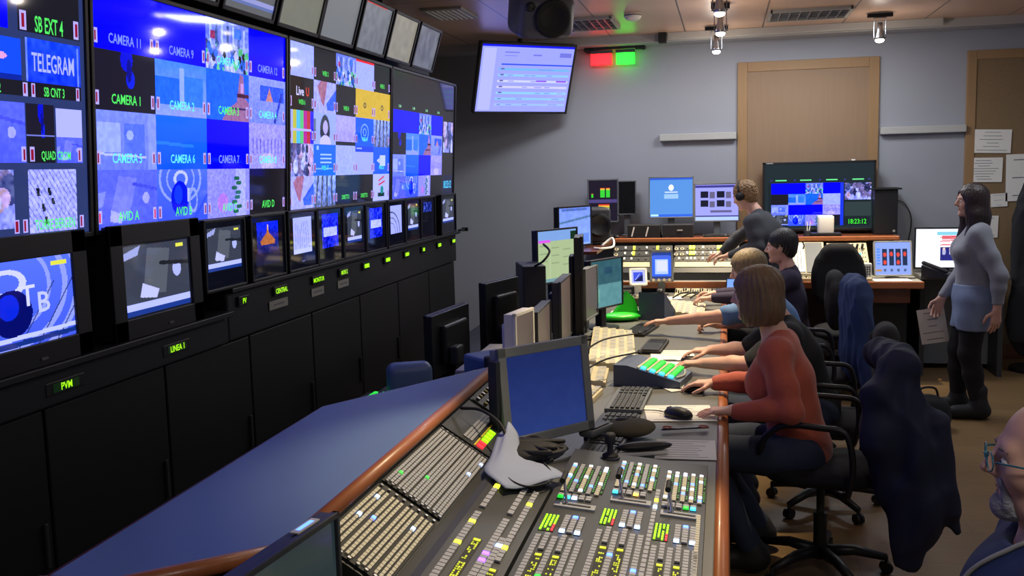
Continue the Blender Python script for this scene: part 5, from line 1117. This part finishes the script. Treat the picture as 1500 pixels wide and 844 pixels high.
def folds(amp, f=18, ph=0., rid=False):
    if rid: return lambda x, y, z: amp*(1.6*np.abs(np.sin(f*(y*1.1+x*.6)+1.6*np.sin(z*5+ph)+ph))**.8-.8+.8*np.abs(np.sin(f*2.1*(y-x*.5)+2.*np.sin(z*7+1.3*ph)))-.3*np.sin(z*9+4*x))
    return lambda x, y, z: amp*(np.sin(f*x*1.3+3*np.sin(f*.5*z+ph)+ph)*np.sin(f*.8*z+2*np.sin(f*.6*y)+ph*2)+.5*np.sin(f*1.9*y+f*.9*z+2*np.sin(f*x)))
def person(label, J, top=None, bottom='denim', shoes='shoe', long=True, hair=None, hairm='hairbr', h=.0055, wid=1., group=None, sleeve=.93, beard=False, hem=None, bw=1., hs=1., lean=0, hoodie=False, topoff=.016, skirt=None, fa=.005):
    t = thing('person', label, 'person', J['root'], 0, group); rt = A_(J['root'])
    g = lambda k: A_(J[k])-rt
    pel, che, nk, hd = g('pel'), g('che'), g('nk'), g('hd'); L = nrm(J['left']); U = nrm(nk-pel); Fw = np.cross(L, U); fr = np.array([Fw, L, U]); w = wid
    torso = [Ell(pel, (.125*bw, .165*w, .125), fr, .03), Ell((pel*.55+che*.45), (.108*bw, .148*w, .16), fr, .06), Ell(che, (.118*bw, .165*w, .17), fr, .06),
             Cap(nk-U*.075+L*.13*w-Fw*.01, nk-U*.075-L*.13*w-Fw*.01, .052, .052, .06), Cap(che+U*.06+L*.07*w+Fw*.045, che+U*.06-L*.07*w+Fw*.045, .062, .062, .05)]
    if J.get('bust'): torso += [Ell(che+U*.02+L*.07*y+Fw*.085, (.06, .062, .06), fr, .04) for y in (-1, 1)]
    neck = [Cap(nk-U*.07, nk, .07, .055, .05), Cap(nk-U*.02, hd-U*.02-nrm(J['face'])*.018, .054, .05, .02)]
    hp, at, hf = headprims(hd, J['face'], J.get('up', (0, 0, 1)), hs)
    arms, ups, fores, hands, legs, feet, thighs = [], [], [], [], [], [], []
    for sgn, S in ((1, 'L'), (-1, 'R')):
        sh = nk-U*.085+L*sgn*.165*w+(A_(J.get('sh'+S, (0, 0, 0)))); el, wr = g('el'+S), g('wr'+S)
        u_ = [Cap(sh, sh*.45+el*.55, .056, .047, .04), Cap(sh*.45+el*.55, el, .047, .04, .03)]; f_ = [Cap(el, el*.65+wr*.35, .041, .04, .02), Cap(el*.65+wr*.35, wr, .04, .027, .02)]
        ups += u_; fores.append((el, wr)); arms += u_+f_
        hd_ = J['hand'+S]; hands += hand(wr, hd_[0], hd_[1], hd_[2], hd_[3], hd_[4] if len(hd_) > 4 else 1.)
        hip = pel+L*sgn*.088*w-U*.02; kn, an = g('kn'+S), g('an'+S); toe = A_(J['toe'])
        th = [Cap(hip, kn, .086, .058, .04)]; sn = [Cap(kn, kn*.6+an*.4, .057, .052, .03), Cap(kn*.6+an*.4, an, .052, .038, .03)]; legs += th+sn; thighs += th
        feet += [Cap(an-toe*.03-A_((0, 0, .045)), an+toe*.16-A_((0, 0, .055)), .042, .034, .04), Cap(an, an-A_((0, 0, .04)), .045, .045, .03)]
    S = SDF(h, torso+neck+arms+hands+legs+feet+hp); body = S.mesh('body', 'skin', t)
    if top:
        fo = []
        for (el, wr) in fores:
            if long: e = el+(wr-el)*sleeve; fo += [Cap(el, el*.6+e*.4, .052, .049, .03), Cap(el*.6+e*.4, e, .049, .037, .02)]
        up2 = [p.grow(topoff-.004) for p in ups]
        if not long:
            up2 = [p.grow(topoff) if i % 2 == 0 else Cap(p.a, p.a*.35+p.b*.65, p.ra+topoff+.004, p.rb+topoff+.008, p.k) for i, p in enumerate(ups)]
        tp = [p.grow(topoff) for p in torso]+up2+fo+[Cap(nk-U*.07, nk-U*.02, .076, .062, .04)]
        if hoodie: tp += [Cap(nk-U*.02-Fw*.07-L*.08, nk-U*.02-Fw*.07+L*.08, .055, .055, .04), Cap(nk-U*.035+L*.09, nk-U*.075+Fw*.07+L*.02, .035, .028, .03), Cap(nk-U*.035-L*.09, nk-U*.075+Fw*.07-L*.02, .035, .028, .03)]
        if J.get('fa') is not None: fa = J['fa']
        S = SDF(.0085, tp); S.disp(folds(fa, 16, hash(label) % 7 if 0 else len(label) % 7)); S.cut(pel-U*(.10 if hem is None else hem), -U)
        S.add(Ell(nk+U*.03+Fw*.03, (.066, .066, .075), fr, .01, neg=True)); S.mesh('top_garment', top, t)
    if bottom:
        S = SDF(.0085, [p.grow(.012) for p in torso[:2]]+[p.grow(.014) for p in legs]); S.disp(folds(.001 if skirt else .004, 14, 1.)); S.cut(pel+A_((0, 0, .1)), (0, 0, 1)); S.mesh('trousers', bottom, t)
    if skirt:
        kz = skirt[1]; S = SDF(.0085, [p.grow(.022) for p in torso[:2]]+[p.grow(.03) for p in thighs]+[Ell(pel-U*.12, (.13, .17*w, .14), fr, .05)]); S.disp(folds(.004, 14, 1.)); S.cut(pel+A_((0, 0, .1)), (0, 0, 1)); S.cut((0, 0, kz), (0, 0, -1)); S.mesh('skirt', skirt[0], t)
    if shoes:
        
        
        for q, P_ in (('L', feet[:2]), ('R', feet[2:])):
            S = SDF(.007, [p.grow(.012) for p in P_]+([Cap(g('an'+q), g('an'+q)+A_((0, 0, J['bootz'])), .05, .056, .03)] if J.get('bootz') else [])); S.cut((0, 0, 0), (0, 0, -1)); S.mesh('shoe', shoes, t)
    f, l, u = hf; hc = hd
    def strands(amp, fq, wob=2.):
        def fn(x, y, z):
            p = [x-hc[0], y-hc[1], z-hc[2]]; a = np.arctan2(p[0]*l[0]+p[1]*l[1], p[0]*f[0]+p[1]*f[1]); return amp*(np.sin(a*fq+wob*np.sin(z*14))+.6*np.sin(a*fq*2.3+z*22))
        return fn
    E = lambda x, y, z, a, b, c, k=.03, neg=False: Ell(at(x, y, z), A_((a, b, c))*hs, hf, k, neg)
    if hair == 'bob':
        P = [E(-.016, 0, .038, .112, .094, .097)]+[E(-.012, y*.045, -.055, .088, .054, .105) for y in (-1, 1)]+[E(-.06, 0, -.05, .06, .085, .105)]
        S = SDF(.005, P); S.disp(strands(.0018, 23, 4.)); S.add(E(.105, 0, -.055, .085, .066, .115, neg=True)); S.cut(at(0, 0, -.135), -u); S.mesh('hair', hairm, t)
    elif hair == 'long':
        P = [E(-.016, 0, .036, .108, .090, .096), E(-.06, 0, -.06, .06, .085, .14)]+[E(-.01, y*.06, -.05, .075, .036, .13) for y in (-1, 1)]+[Cap(at(-.01, y*.07, -.10), at(.065, y*.075, -.32), .042, .022, .04) for y in (-1, 1)]+[Cap(at(-.06, 0, -.12), at(-.055, 0, -.26), .075, .06, .04)]
        S = SDF(.006, P); S.disp(strands(.002, 30)); S.add(E(.105, 0, -.05, .085, .06, .12, neg=True)); S.mesh('hair', hairm, t)
    elif hair in ('short', 'curly'):
        P = [E(-.02, 0, .04, .105, .087, .094), E(-.055, 0, -.02, .055, .072, .07)]; S = SDF(.005, P)
        if hair == 'curly': S.disp(lambda x, y, z: .006*np.sin(x*150+2*np.sin(z*90))*np.sin(y*140+1)*np.sin(z*150))
        else: S.disp(strands(.0018, 30))
        S.add(E(.11, 0, -.02, .07, .09, .07, neg=True)); S.add(E(.02, 0, -.09, .06, .12, .085, neg=True)); S.mesh('hair', hairm, t)
    elif hair == 'fringe':   # receding, short at the back
        P = [E(-.03, 0, .03, .092, .083, .085), E(-.06, 0, -.02, .05, .07, .06)]; S = SDF(.004, P); S.add(E(.09, 0, .06, .1, .09, .09, neg=True)); S.add(E(.02, 0, -.07, .07, .12, .07, neg=True)); S.mesh('hair', hairm, t)
    if beard:
        P = [E(.073, 0, -.089, .025, .029, .026, .02), E(.05, 0, -.098, .036, .036, .018, .02), Cap(at(.078, -.022, -.040), at(.078, .022, -.040), .011*hs, .011*hs, .01)]+[Cap(at(.076, y*.024, -.042), at(.07, y*.028, -.08), .011*hs, .012*hs, .01) for y in (-1, 1)]
        S = SDF(.0035, P); S.add(E(.096, 0, -.057, .024, .019, .009, neg=True)); S.disp(lambda x, y, z: .0009*np.sin(x*900)*np.sin(y*870)*np.sin(z*910)); S.mesh('beard', 'beard', t)
    for y in (-1, 1):
        m = MB(); c = Vector(at(.0765, y*.031, .0)); m.sph(c, .0125*hs, M['eyew'], 16); m.sph(c+Vector(f*.0075*hs), .0065*hs, M['iris'], 12); m.build('eye', t, True)
    for y in (-1, 1): m = MB(); m.tube([at(.088, y*.015, .021), at(.089, y*.03, .026), at(.078, y*.047, .021)], [.003*hs, .0038*hs, .002*hs], M[hairm], 6); m.build('eyebrow', t, True)
    m = MB(); m.tube([at(.080, -.02, -.054), at(.086, 0, -.053), at(.080, .02, -.054)], [.002*hs, .0045*hs, .002*hs], M['lip'], 6).tube([at(.078, -.018, -.062), at(.0835, 0, -.063), at(.078, .018, -.062)], [.002*hs, .005*hs, .002*hs], M['lip'], 6); m.build('lips', t, True)
    return t, at, hf
X_, Y_, Z_ = A_((1, 0, 0)), A_((0, 1, 0)), A_((0, 0, 1)); DN = (0, 0, -1)
# 1: woman in the orange sweater, facing the video wall, near arm bent, far hand on the mouse
person('woman with a brown bob in an orange sweater and jeans, seated at the desk', dict(root=(.33, 4.42, 0), left=(-.15, -1, 0), pel=(.33, 4.42, .57), che=(.26, 4.42, .87), nk=(.215, 4.42, 1.10), hd=(.135, 4.44, 1.265), face=(-1, .22, -.12), bust=1,
    elL=(.27, 4.17, .80), wrL=(.035, 4.22, .787), handL=((-1, .05, -.12), DN, (0, 1, 0), .35), elR=(.13, 4.70, .80), wrR=(-.05, 4.70, .80), handR=((-1, .05, -.1), DN, (0, -1, 0), .5),
    knL=(-.12, 4.30, .58), knR=(-.12, 4.52, .58), anL=(.12, 4.35, .12), anR=(.16, 4.66, .12), toe=(-1, .0, 0)), 'orange', 'denim', 'shoe', hair='bob', hairm='hairbr', wid=.92, hs=1.0)
# 2: person in a black T-shirt behind her
person('person in a black T-shirt at the desk, hidden behind the woman in orange', dict(root=(.42, 5.28, 0), left=(0, -1, 0), pel=(.46, 5.28, .55), che=(.36, 5.25, .84), nk=(.28, 5.25, 1.03), hd=(.185, 5.25, 1.18), face=(-1, .1, -.15),
    elL=(.12, 5.03, .83), wrL=(-.12, 5.1, .815), handL=((-1, .1, -.1), DN, (0, 1, 0), .6), elR=(.12, 5.44, .83), wrR=(-.08, 5.45, .82), handR=((-1, -.03, -.1), DN, (0, -1, 0), .55),
    knL=(0, 5.15, .56), knR=(0, 5.4, .56), anL=(.1, 5.15, .12), anR=(.1, 5.4, .12), toe=(-1, 0, 0)), 'blackcloth', 'denim', 'shoe', long=False, hair='short', hairm='hairdk', wid=1.02)
# 3: light blue shirt, ash blonde hair, stretching the left arm over the desk
person('person with ash blonde hair in light blue shirt, arm stretched across the desk', dict(root=(.42, 6.4, 0), left=(-.05, -1, 0), pel=(.46, 6.45, .55), che=(.33, 6.4, .83), nk=(.24, 6.4, 1.03), hd=(.14, 6.38, 1.17), face=(-1, -.02, -.25), up=(.1, 0, 1),
    elL=(-.03, 6.17, .90), wrL=(-.36, 6.3, .845), handL=((-1, .15, -.12), DN, (0, 1, 0), .3), elR=(.14, 6.6, .80), wrR=(-.05, 6.45, .80), handR=((-1, -.2, .05), (0, -.4, -1), (0, -.5, .8), 1.3),
    knL=(0, 6.3, .56), knR=(0, 6.55, .56), anL=(.1, 6.3, .12), anR=(.1, 6.55, .12), toe=(-1, 0, 0)), 'bluecloth', 'denim', 'shoe', long=False, hair='bob', hairm='hairgr', wid=1.05, hs=1.03)
# 4: dark hair, dark purple top
person('dark haired person in a dark top seated farthest along the desk', dict(root=(.44, 7.6, 0), left=(0, -1, 0), pel=(.5, 7.6, .55), che=(.47, 7.6, .83), nk=(.46, 7.6, 1.06), hd=(.41, 7.6, 1.215), face=(-1, .15, -.1),
    elL=(.2, 7.4, .86), wrL=(-.1, 7.45, .84), handL=((-1, .1, -.1), DN, (0, 1, 0), .9), elR=(.2, 7.8, .84), wrR=(-.08, 7.72, .84), handR=((-1, -.1, 0), (0, -.3, -1), (0, -1, .3), 1.0),
    knL=(.05, 7.5, .56), knR=(.05, 7.7, .56), anL=(.12, 7.5, .12), anR=(.12, 7.7, .12), toe=(-1, 0, 0)), 'purple', 'blackcloth', 'shoe', hair='short', hairm='hairdk', wid=1.0, hs=1.06)
# 5: man bending over the sound desk
pt, at5, hf5 = person('curly haired man in charcoal sweater and headphones bending over the sound desk', dict(root=(.34, 8.28, 0), left=(-.35, -.94, 0), pel=(.40, 8.2, .93), che=(.34, 8.22, 1.24), nk=(.24, 8.26, 1.45), hd=(.155, 8.3, 1.58), face=(-.85, .5, -.35), up=(-.25, .1, 1),
    elL=(.26, 8.02, 1.17), wrL=(.03, 8.18, 1.10), handL=((-1, .3, -.3), (0, 0, -1), (.3, 1, 0), .8), elR=(.1, 8.5, 1.22), wrR=(-.02, 8.5, 1.10), handR=((-1, .3, -.4), (0, 0, -1), (-.3, -1, 0), .7),
    knL=(.37, 8.12, .5), knR=(.37, 8.3, .5), anL=(.42, 8.12, .11), anR=(.42, 8.32, .11), toe=(-1, .2, 0)), 'darkgrey', 'denim', 'shoe', hair='curly', hairm='hairbl', wid=1.02, hs=.98)
m = MB(); f, l, u = hf5
m.tube([at5(-.01+.0, .095*math.cos(a), .035+.10*math.sin(a)) for a in [math.pi*k/12 for k in range(13)]], .007, M['matblack'], 8)
for y in (-1, 1): m.cyl(at5(-.005, y*.078, .0), at5(-.005, y*.105, .0), .034, M['matblack'], n=18)
m.build('headphones', pt, True)
# 6: standing woman
person('woman with long dark hair standing in grey sweater, denim skirt and black tights', dict(root=(1.74, 7.4, 0), left=(-.1, -1, 0), pel=(1.73, 7.4, .86), che=(1.73, 7.4, 1.17), nk=(1.735, 7.4, 1.40), hd=(1.69, 7.4, 1.545), face=(-1, -.12, -.02), bust=1,
    elL=(1.84, 7.19, 1.04), wrL=(1.83, 7.19, .80), handL=((-.1, .0, -1), (-.3, 1, 0), (-1, 0, 0), .4), elR=(1.70, 7.62, 1.03), wrR=(1.55, 7.58, .83), handR=((-.3, 0, -1), (0, -1, 0), (-1, 0, 0), .8),
    knL=(1.69, 7.32, .47), knR=(1.66, 7.5, .47), anL=(1.76, 7.30, .105), anR=(1.67, 7.52, .105), toe=(-1, -.02, 0), bootz=.1, shL=(0, .02, 0), shR=(0, -.02, 0)), 'greyknit', 'blackcloth', 'boot', hair='long', hairm='hairdb', wid=.86, hem=.02, skirt=('denimskirt', .64), hs=.97, sleeve=.9)
# 7: man in glasses at the lower right corner
pt, at7, hf7 = person('man with glasses and grey goatee in a blue top at the lower right corner', dict(root=(.68, 1.9, 0), left=(-.1, -1, 0), pel=(.70, 1.9, .58), che=(.61, 1.9, .96), nk=(.595, 1.9, 1.165), hd=(.585, 1.9, 1.292), face=(-1, .12, .02), up=(-.05, 0, 1),
    elL=(.6, 1.62, .80), wrL=(.36, 1.68, .72), handL=((-1, .2, -.3), DN, (0, 1, 0), .4), elR=(.6, 2.16, .78), wrR=(.36, 2.1, .70), handR=((-1, -.2, -.3), DN, (0, -1, 0), .4),
    knL=(.30, 1.8, .55), knR=(.30, 2.02, .55), anL=(.32, 1.8, .12), anR=(.32, 2.02, .12), toe=(-1, 0, 0)), 'hoodie', 'denim', 'shoe', hair='fringe', hairm='stub', wid=1.1, beard=True, hoodie=True, h=.004, hs=1.0, bw=1.15, topoff=.03)
M['frame_blue'] = mat('blue_green_spectacle_frame', (40, 110, 130), .25)
M['lens'] = bpy.data.materials.new('spectacle_lens'); M['lens'].use_nodes = True; b_ = M['lens'].node_tree.nodes['Principled BSDF']; b_.inputs['Transmission Weight'].default_value = 1; b_.inputs['Roughness'].default_value = .02; b_.inputs['IOR'].default_value = 1.02
m = MB(); ml = MB()
for y in (-1, 1):
    m.tube([at7(.108-.12*abs(.03*math.cos(a)+.032)**1.2, y*(.032+.025*math.cos(a)), .0+.017*math.sin(a)) for a in [i*math.pi/9 for i in range(18)]], .0016, M['frame_blue'], 6, True)
    m.tube([at7(.100, y*.058, .006), at7(.06, y*.078, .006), at7(.0, y*.084, .004), at7(-.02, y*.082, -.012)], .002, M['frame_blue'], 6)
m.tube([at7(.106, -.008, .004), at7(.112, 0, .007), at7(.106, .008, .004)], .0022, M['frame_blue'], 6); m.build('glasses', pt, True)
from mathutils.bvhtree import BVHTree
gm = [c for c in pt.children if c.name.startswith('top_garment')][0].data; co = np.zeros(len(gm.vertices)*3); gm.vertices.foreach_get('co', co)
bv = BVHTree.FromPolygons([tuple(v) for v in co.reshape(-1, 3)], [tuple(p.vertices) for p in gm.polygons])
def onto(p):
    q, n, i, d = bv.find_nearest(Vector(p)); return q+n*.004
m = MB(); m.tube([onto(p) for p in spline([(.56-.68, -.07, 1.17), (.48-.68, -.04, 1.14), (.43-.68, 0, 1.06), (.42-.68, .0, .98), (.42-.68, 0, .9), (.42-.68, .0, .8)])], .005, M['lgrey'], 6); m.build('lanyard', pt, True)
# ================================================================ CHAIRS AND GARMENTS ON THEM
def office_chair(label, x, y, rz, seat=.47, arms=True, back=True, bh=.48):
    """chair facing local -X; origin on the floor under the column"""
    t = thing('office_chair', label, 'chair', (x, y, 0), rz, 'black office chairs')
    m = MB(); m.cyl((0, 0, .07), (0, 0, .12), .035, M['black'], n=20)
    for k in range(5):
        a = 2*math.pi*k/5+.3; c, s_ = math.cos(a), math.sin(a); m.tube([(c*.02, s_*.02, .10), (c*.15, s_*.15, .105), (c*.29, s_*.29, .075)], [.03, .024, .017], M['black'], 10)
    sb = m.build('star_base', t, True)
    for k in range(5):
        a = 2*math.pi*k/5+.3; c, s_ = math.cos(a), math.sin(a); m = MB(); v = Vector((-s_, c, 0))*.012; p = Vector((c*.29, s_*.29, .028))
        for q in (-1, 1): m.cyl(p+v*q*1.7, p+v*q*.5, .027, M['black'], n=16)
        m.cyl(p+Vector((0, 0, .01)), p+Vector((0, 0, .055)), .009, M['dark'], n=8); m.build('caster', sb)
    MB().cyl((0, 0, .1), (0, 0, .28), .03, M['black'], n=20).cyl((0, 0, .28), (0, 0, seat-.07), .018, M['dark'], n=16).build('column', t)
    MB().box((0, 0, seat-.065), (.2, .16, .03), M['black'], bev=.008).box((.22, 0, seat-.06), (.26, .06, .022), M['black'], bev=.006).build('mechanism', t)
    P = [Ell((.0, 0, seat), (.26, .25, .055), None, .02), Ell((-.1, 0, seat-.005), (.15, .235, .05), None, .04), Ell((.12, 0, seat+.0), (.14, .22, .06), None, .04)]
    S = SDF(.012, P); S.cut((0, 0, seat-.045), (0, 0, -1)); S.mesh('seat', 'fabric', t)
    if back:
        MB().tube(spline([(.3, 0, seat-.06), (.36, 0, seat+.0), (.34, 0, seat+.2), (.32, 0, seat+.35)]), .02, M['black'], 10).build('back_bar', t, True)
        cz = seat+.12+bh/2; P = [Cap((.29+.02*abs(q), -w_, cz+bh*q), (.29+.02*abs(q), w_, cz+bh*q), .045, .045, .06) for q, w_ in ((-.36, .10), (-.25, .15), (-.12, .165), (0, .17), (.12, .165), (.25, .145), (.36, .10), (.42, .06))]
        SDF(.012, P).mesh('backrest', 'fabric', t)
    if arms:
        for s_ in (-1, 1): m = MB(); m.tube(spline([(.12, s_*.22, seat-.05), (.14, s_*.28, seat-.03), (.16, s_*.29, seat+.1), (.13, s_*.29, seat+.235), (.03, s_*.29, seat+.255), (-.12, s_*.28, seat+.25), (-.2, s_*.27, seat+.19), (-.22, s_*.27, seat+.13)]), .014, M['black'], 10); m.build('armrest', t, True)
    return t
office_chair('black office chair of the woman in orange, with looped armrests and navy jacket', .42, 4.42, -12, .49, bh=.40)
office_chair('black office chair of the person in the black T-shirt', .52, 5.3, -5, .47, bh=.40)
office_chair('black office chair of the person in the light blue shirt, under a blue jacket', .52, 6.45, -5, .47, bh=.42)
office_chair('black office chair of the dark haired person', .50, 7.52, 0, .47, arms=False, bh=.44)
office_chair('empty black office chair in front of the sound desk, seen from behind', .93, 8.0, 95, .50, arms=False, bh=.56)
office_chair('office chair under the man with glasses at the picture corner', .82, 1.9, 0, .45, arms=False)
def garment(label, m_, prims, amp=.012, f=14, cuts=(), h=.0095, name='jacket', cat='jacket'):
    o = SDF(h, prims); o.disp(folds(amp, f, 2., True)); [o.cut(p, n) for p, n in cuts]; return tag(o.mesh(name, m_), label, cat)
# navy jacket over the backrest of the orange-sweater chair
J1 = [Cap((.72, 4.17, 1.01), (.68, 4.52, .99), .075, .08, .05), Ell((.72, 4.28, .84), (.075, .22, .22), None, .05), Ell((.76, 4.24, .62), (.10, .22, .26), None, .08), Ell((.80, 4.20, .42), (.10, .18, .2), None, .06),
      Cap((.66, 4.16, 1.0), (.60, 4.12, .90), .055, .05, .05), Cap((.60, 4.12, .90), (.60, 4.11, .70), .05, .065, .05), Cap((.62, 4.12, .74), (.66, 4.14, .48), .075, .06, .05), Ell((.68, 4.16, .75), (.09, .07, .22), None, .05), Cap((.84, 4.12, .78), (.90, 4.1, .42), .06, .045, .04),
      Cap((.72, 4.12, .5), (.72, 4.1, .17), .075, .05, .05), Cap((.80, 4.12, .45), (.76, 4.1, .2), .07, .05, .04), Cap((.86, 4.14, .45), (.93, 4.12, .33), .05, .012, .04)]
garment('dark navy jacket hanging in long folds over the backrest of the nearest chair', 'navy', J1, .009, 17, [((.76, 4.1, .155), (-.4, 0, -1))])
J2 = [Cap((.80, 6.24, 1.06), (.80, 6.62, 1.06), .065, .065, .05), Ell((.80, 6.42, .92), (.09, .27, .2), None, .06), Ell((.81, 6.42, .68), (.10, .27, .26), None, .06), Cap((.82, 6.2, 1.0), (.86, 6.14, .5), .06, .06, .05), Cap((.78, 6.64, .98), (.82, 6.68, .5), .055, .055, .05)]
garment('blue denim-coloured jacket hung over the chair of the person in light blue', 'bluejacket', J2, .008, 20, [((.7, 6.4, .47), (0, 0, -1))])
J3 = [Cap((.82, 5.12, .90), (.80, 5.48, .90), .045, .045, .05), Ell((.83, 5.3, .74), (.06, .22, .2), None, .05), Cap((.84, 5.08, .88), (.90, 5.04, .5), .05, .045, .05), Ell((.84, 5.3, .52), (.065, .2, .15), None, .05)]
garment('black jacket over the chair behind the woman in orange', 'blackcloth', J3, .008, 20, [((.8, 5.3, .42), (0, 0, -1))])
J4 = [Cap((2.5, 8.95, 1.6), (2.5, 8.9, 1.5), .06, .1, .05), Ell((2.52, 8.9, 1.25), (.15, .12, .34), None, .08), Ell((2.52, 8.88, .8), (.17, .11, .35), None, .08), Cap((2.42, 8.85, 1.4), (2.38, 8.85, .85), .06, .05, .05), Ell((2.48, 8.86, .45), (.15, .1, .3), None, .08)]
garment('dark coat hanging at the right picture edge beside the notices', 'blackcloth', J4, .012, 14, name='coat', cat='coat')
# dark bag on the floor behind the chairs
t = thing('floor_bag', 'small black bag on the floor beyond the navy jacket', 'bag', (1.36, 7.0, 0), 15)
SDF(.01, [Ell((0, 0, .12), (.16, .1, .12), None, .05), Cap((-.1, 0, .05), (.1, 0, .05), .06, .06, .05)]).mesh('bag_body', 'blackcloth', t); MB().tube(spline([(-.08, 0, .2), (-.05, 0, .28), (.05, 0, .28), (.08, 0, .2)]), .008, M['matblack']).build('handle', t, True)
sheet('white sheet held low by the standing woman', (1.50, 7.6, .62), .19, .26, (0, -10, -4), 5, group=None, seed=9)
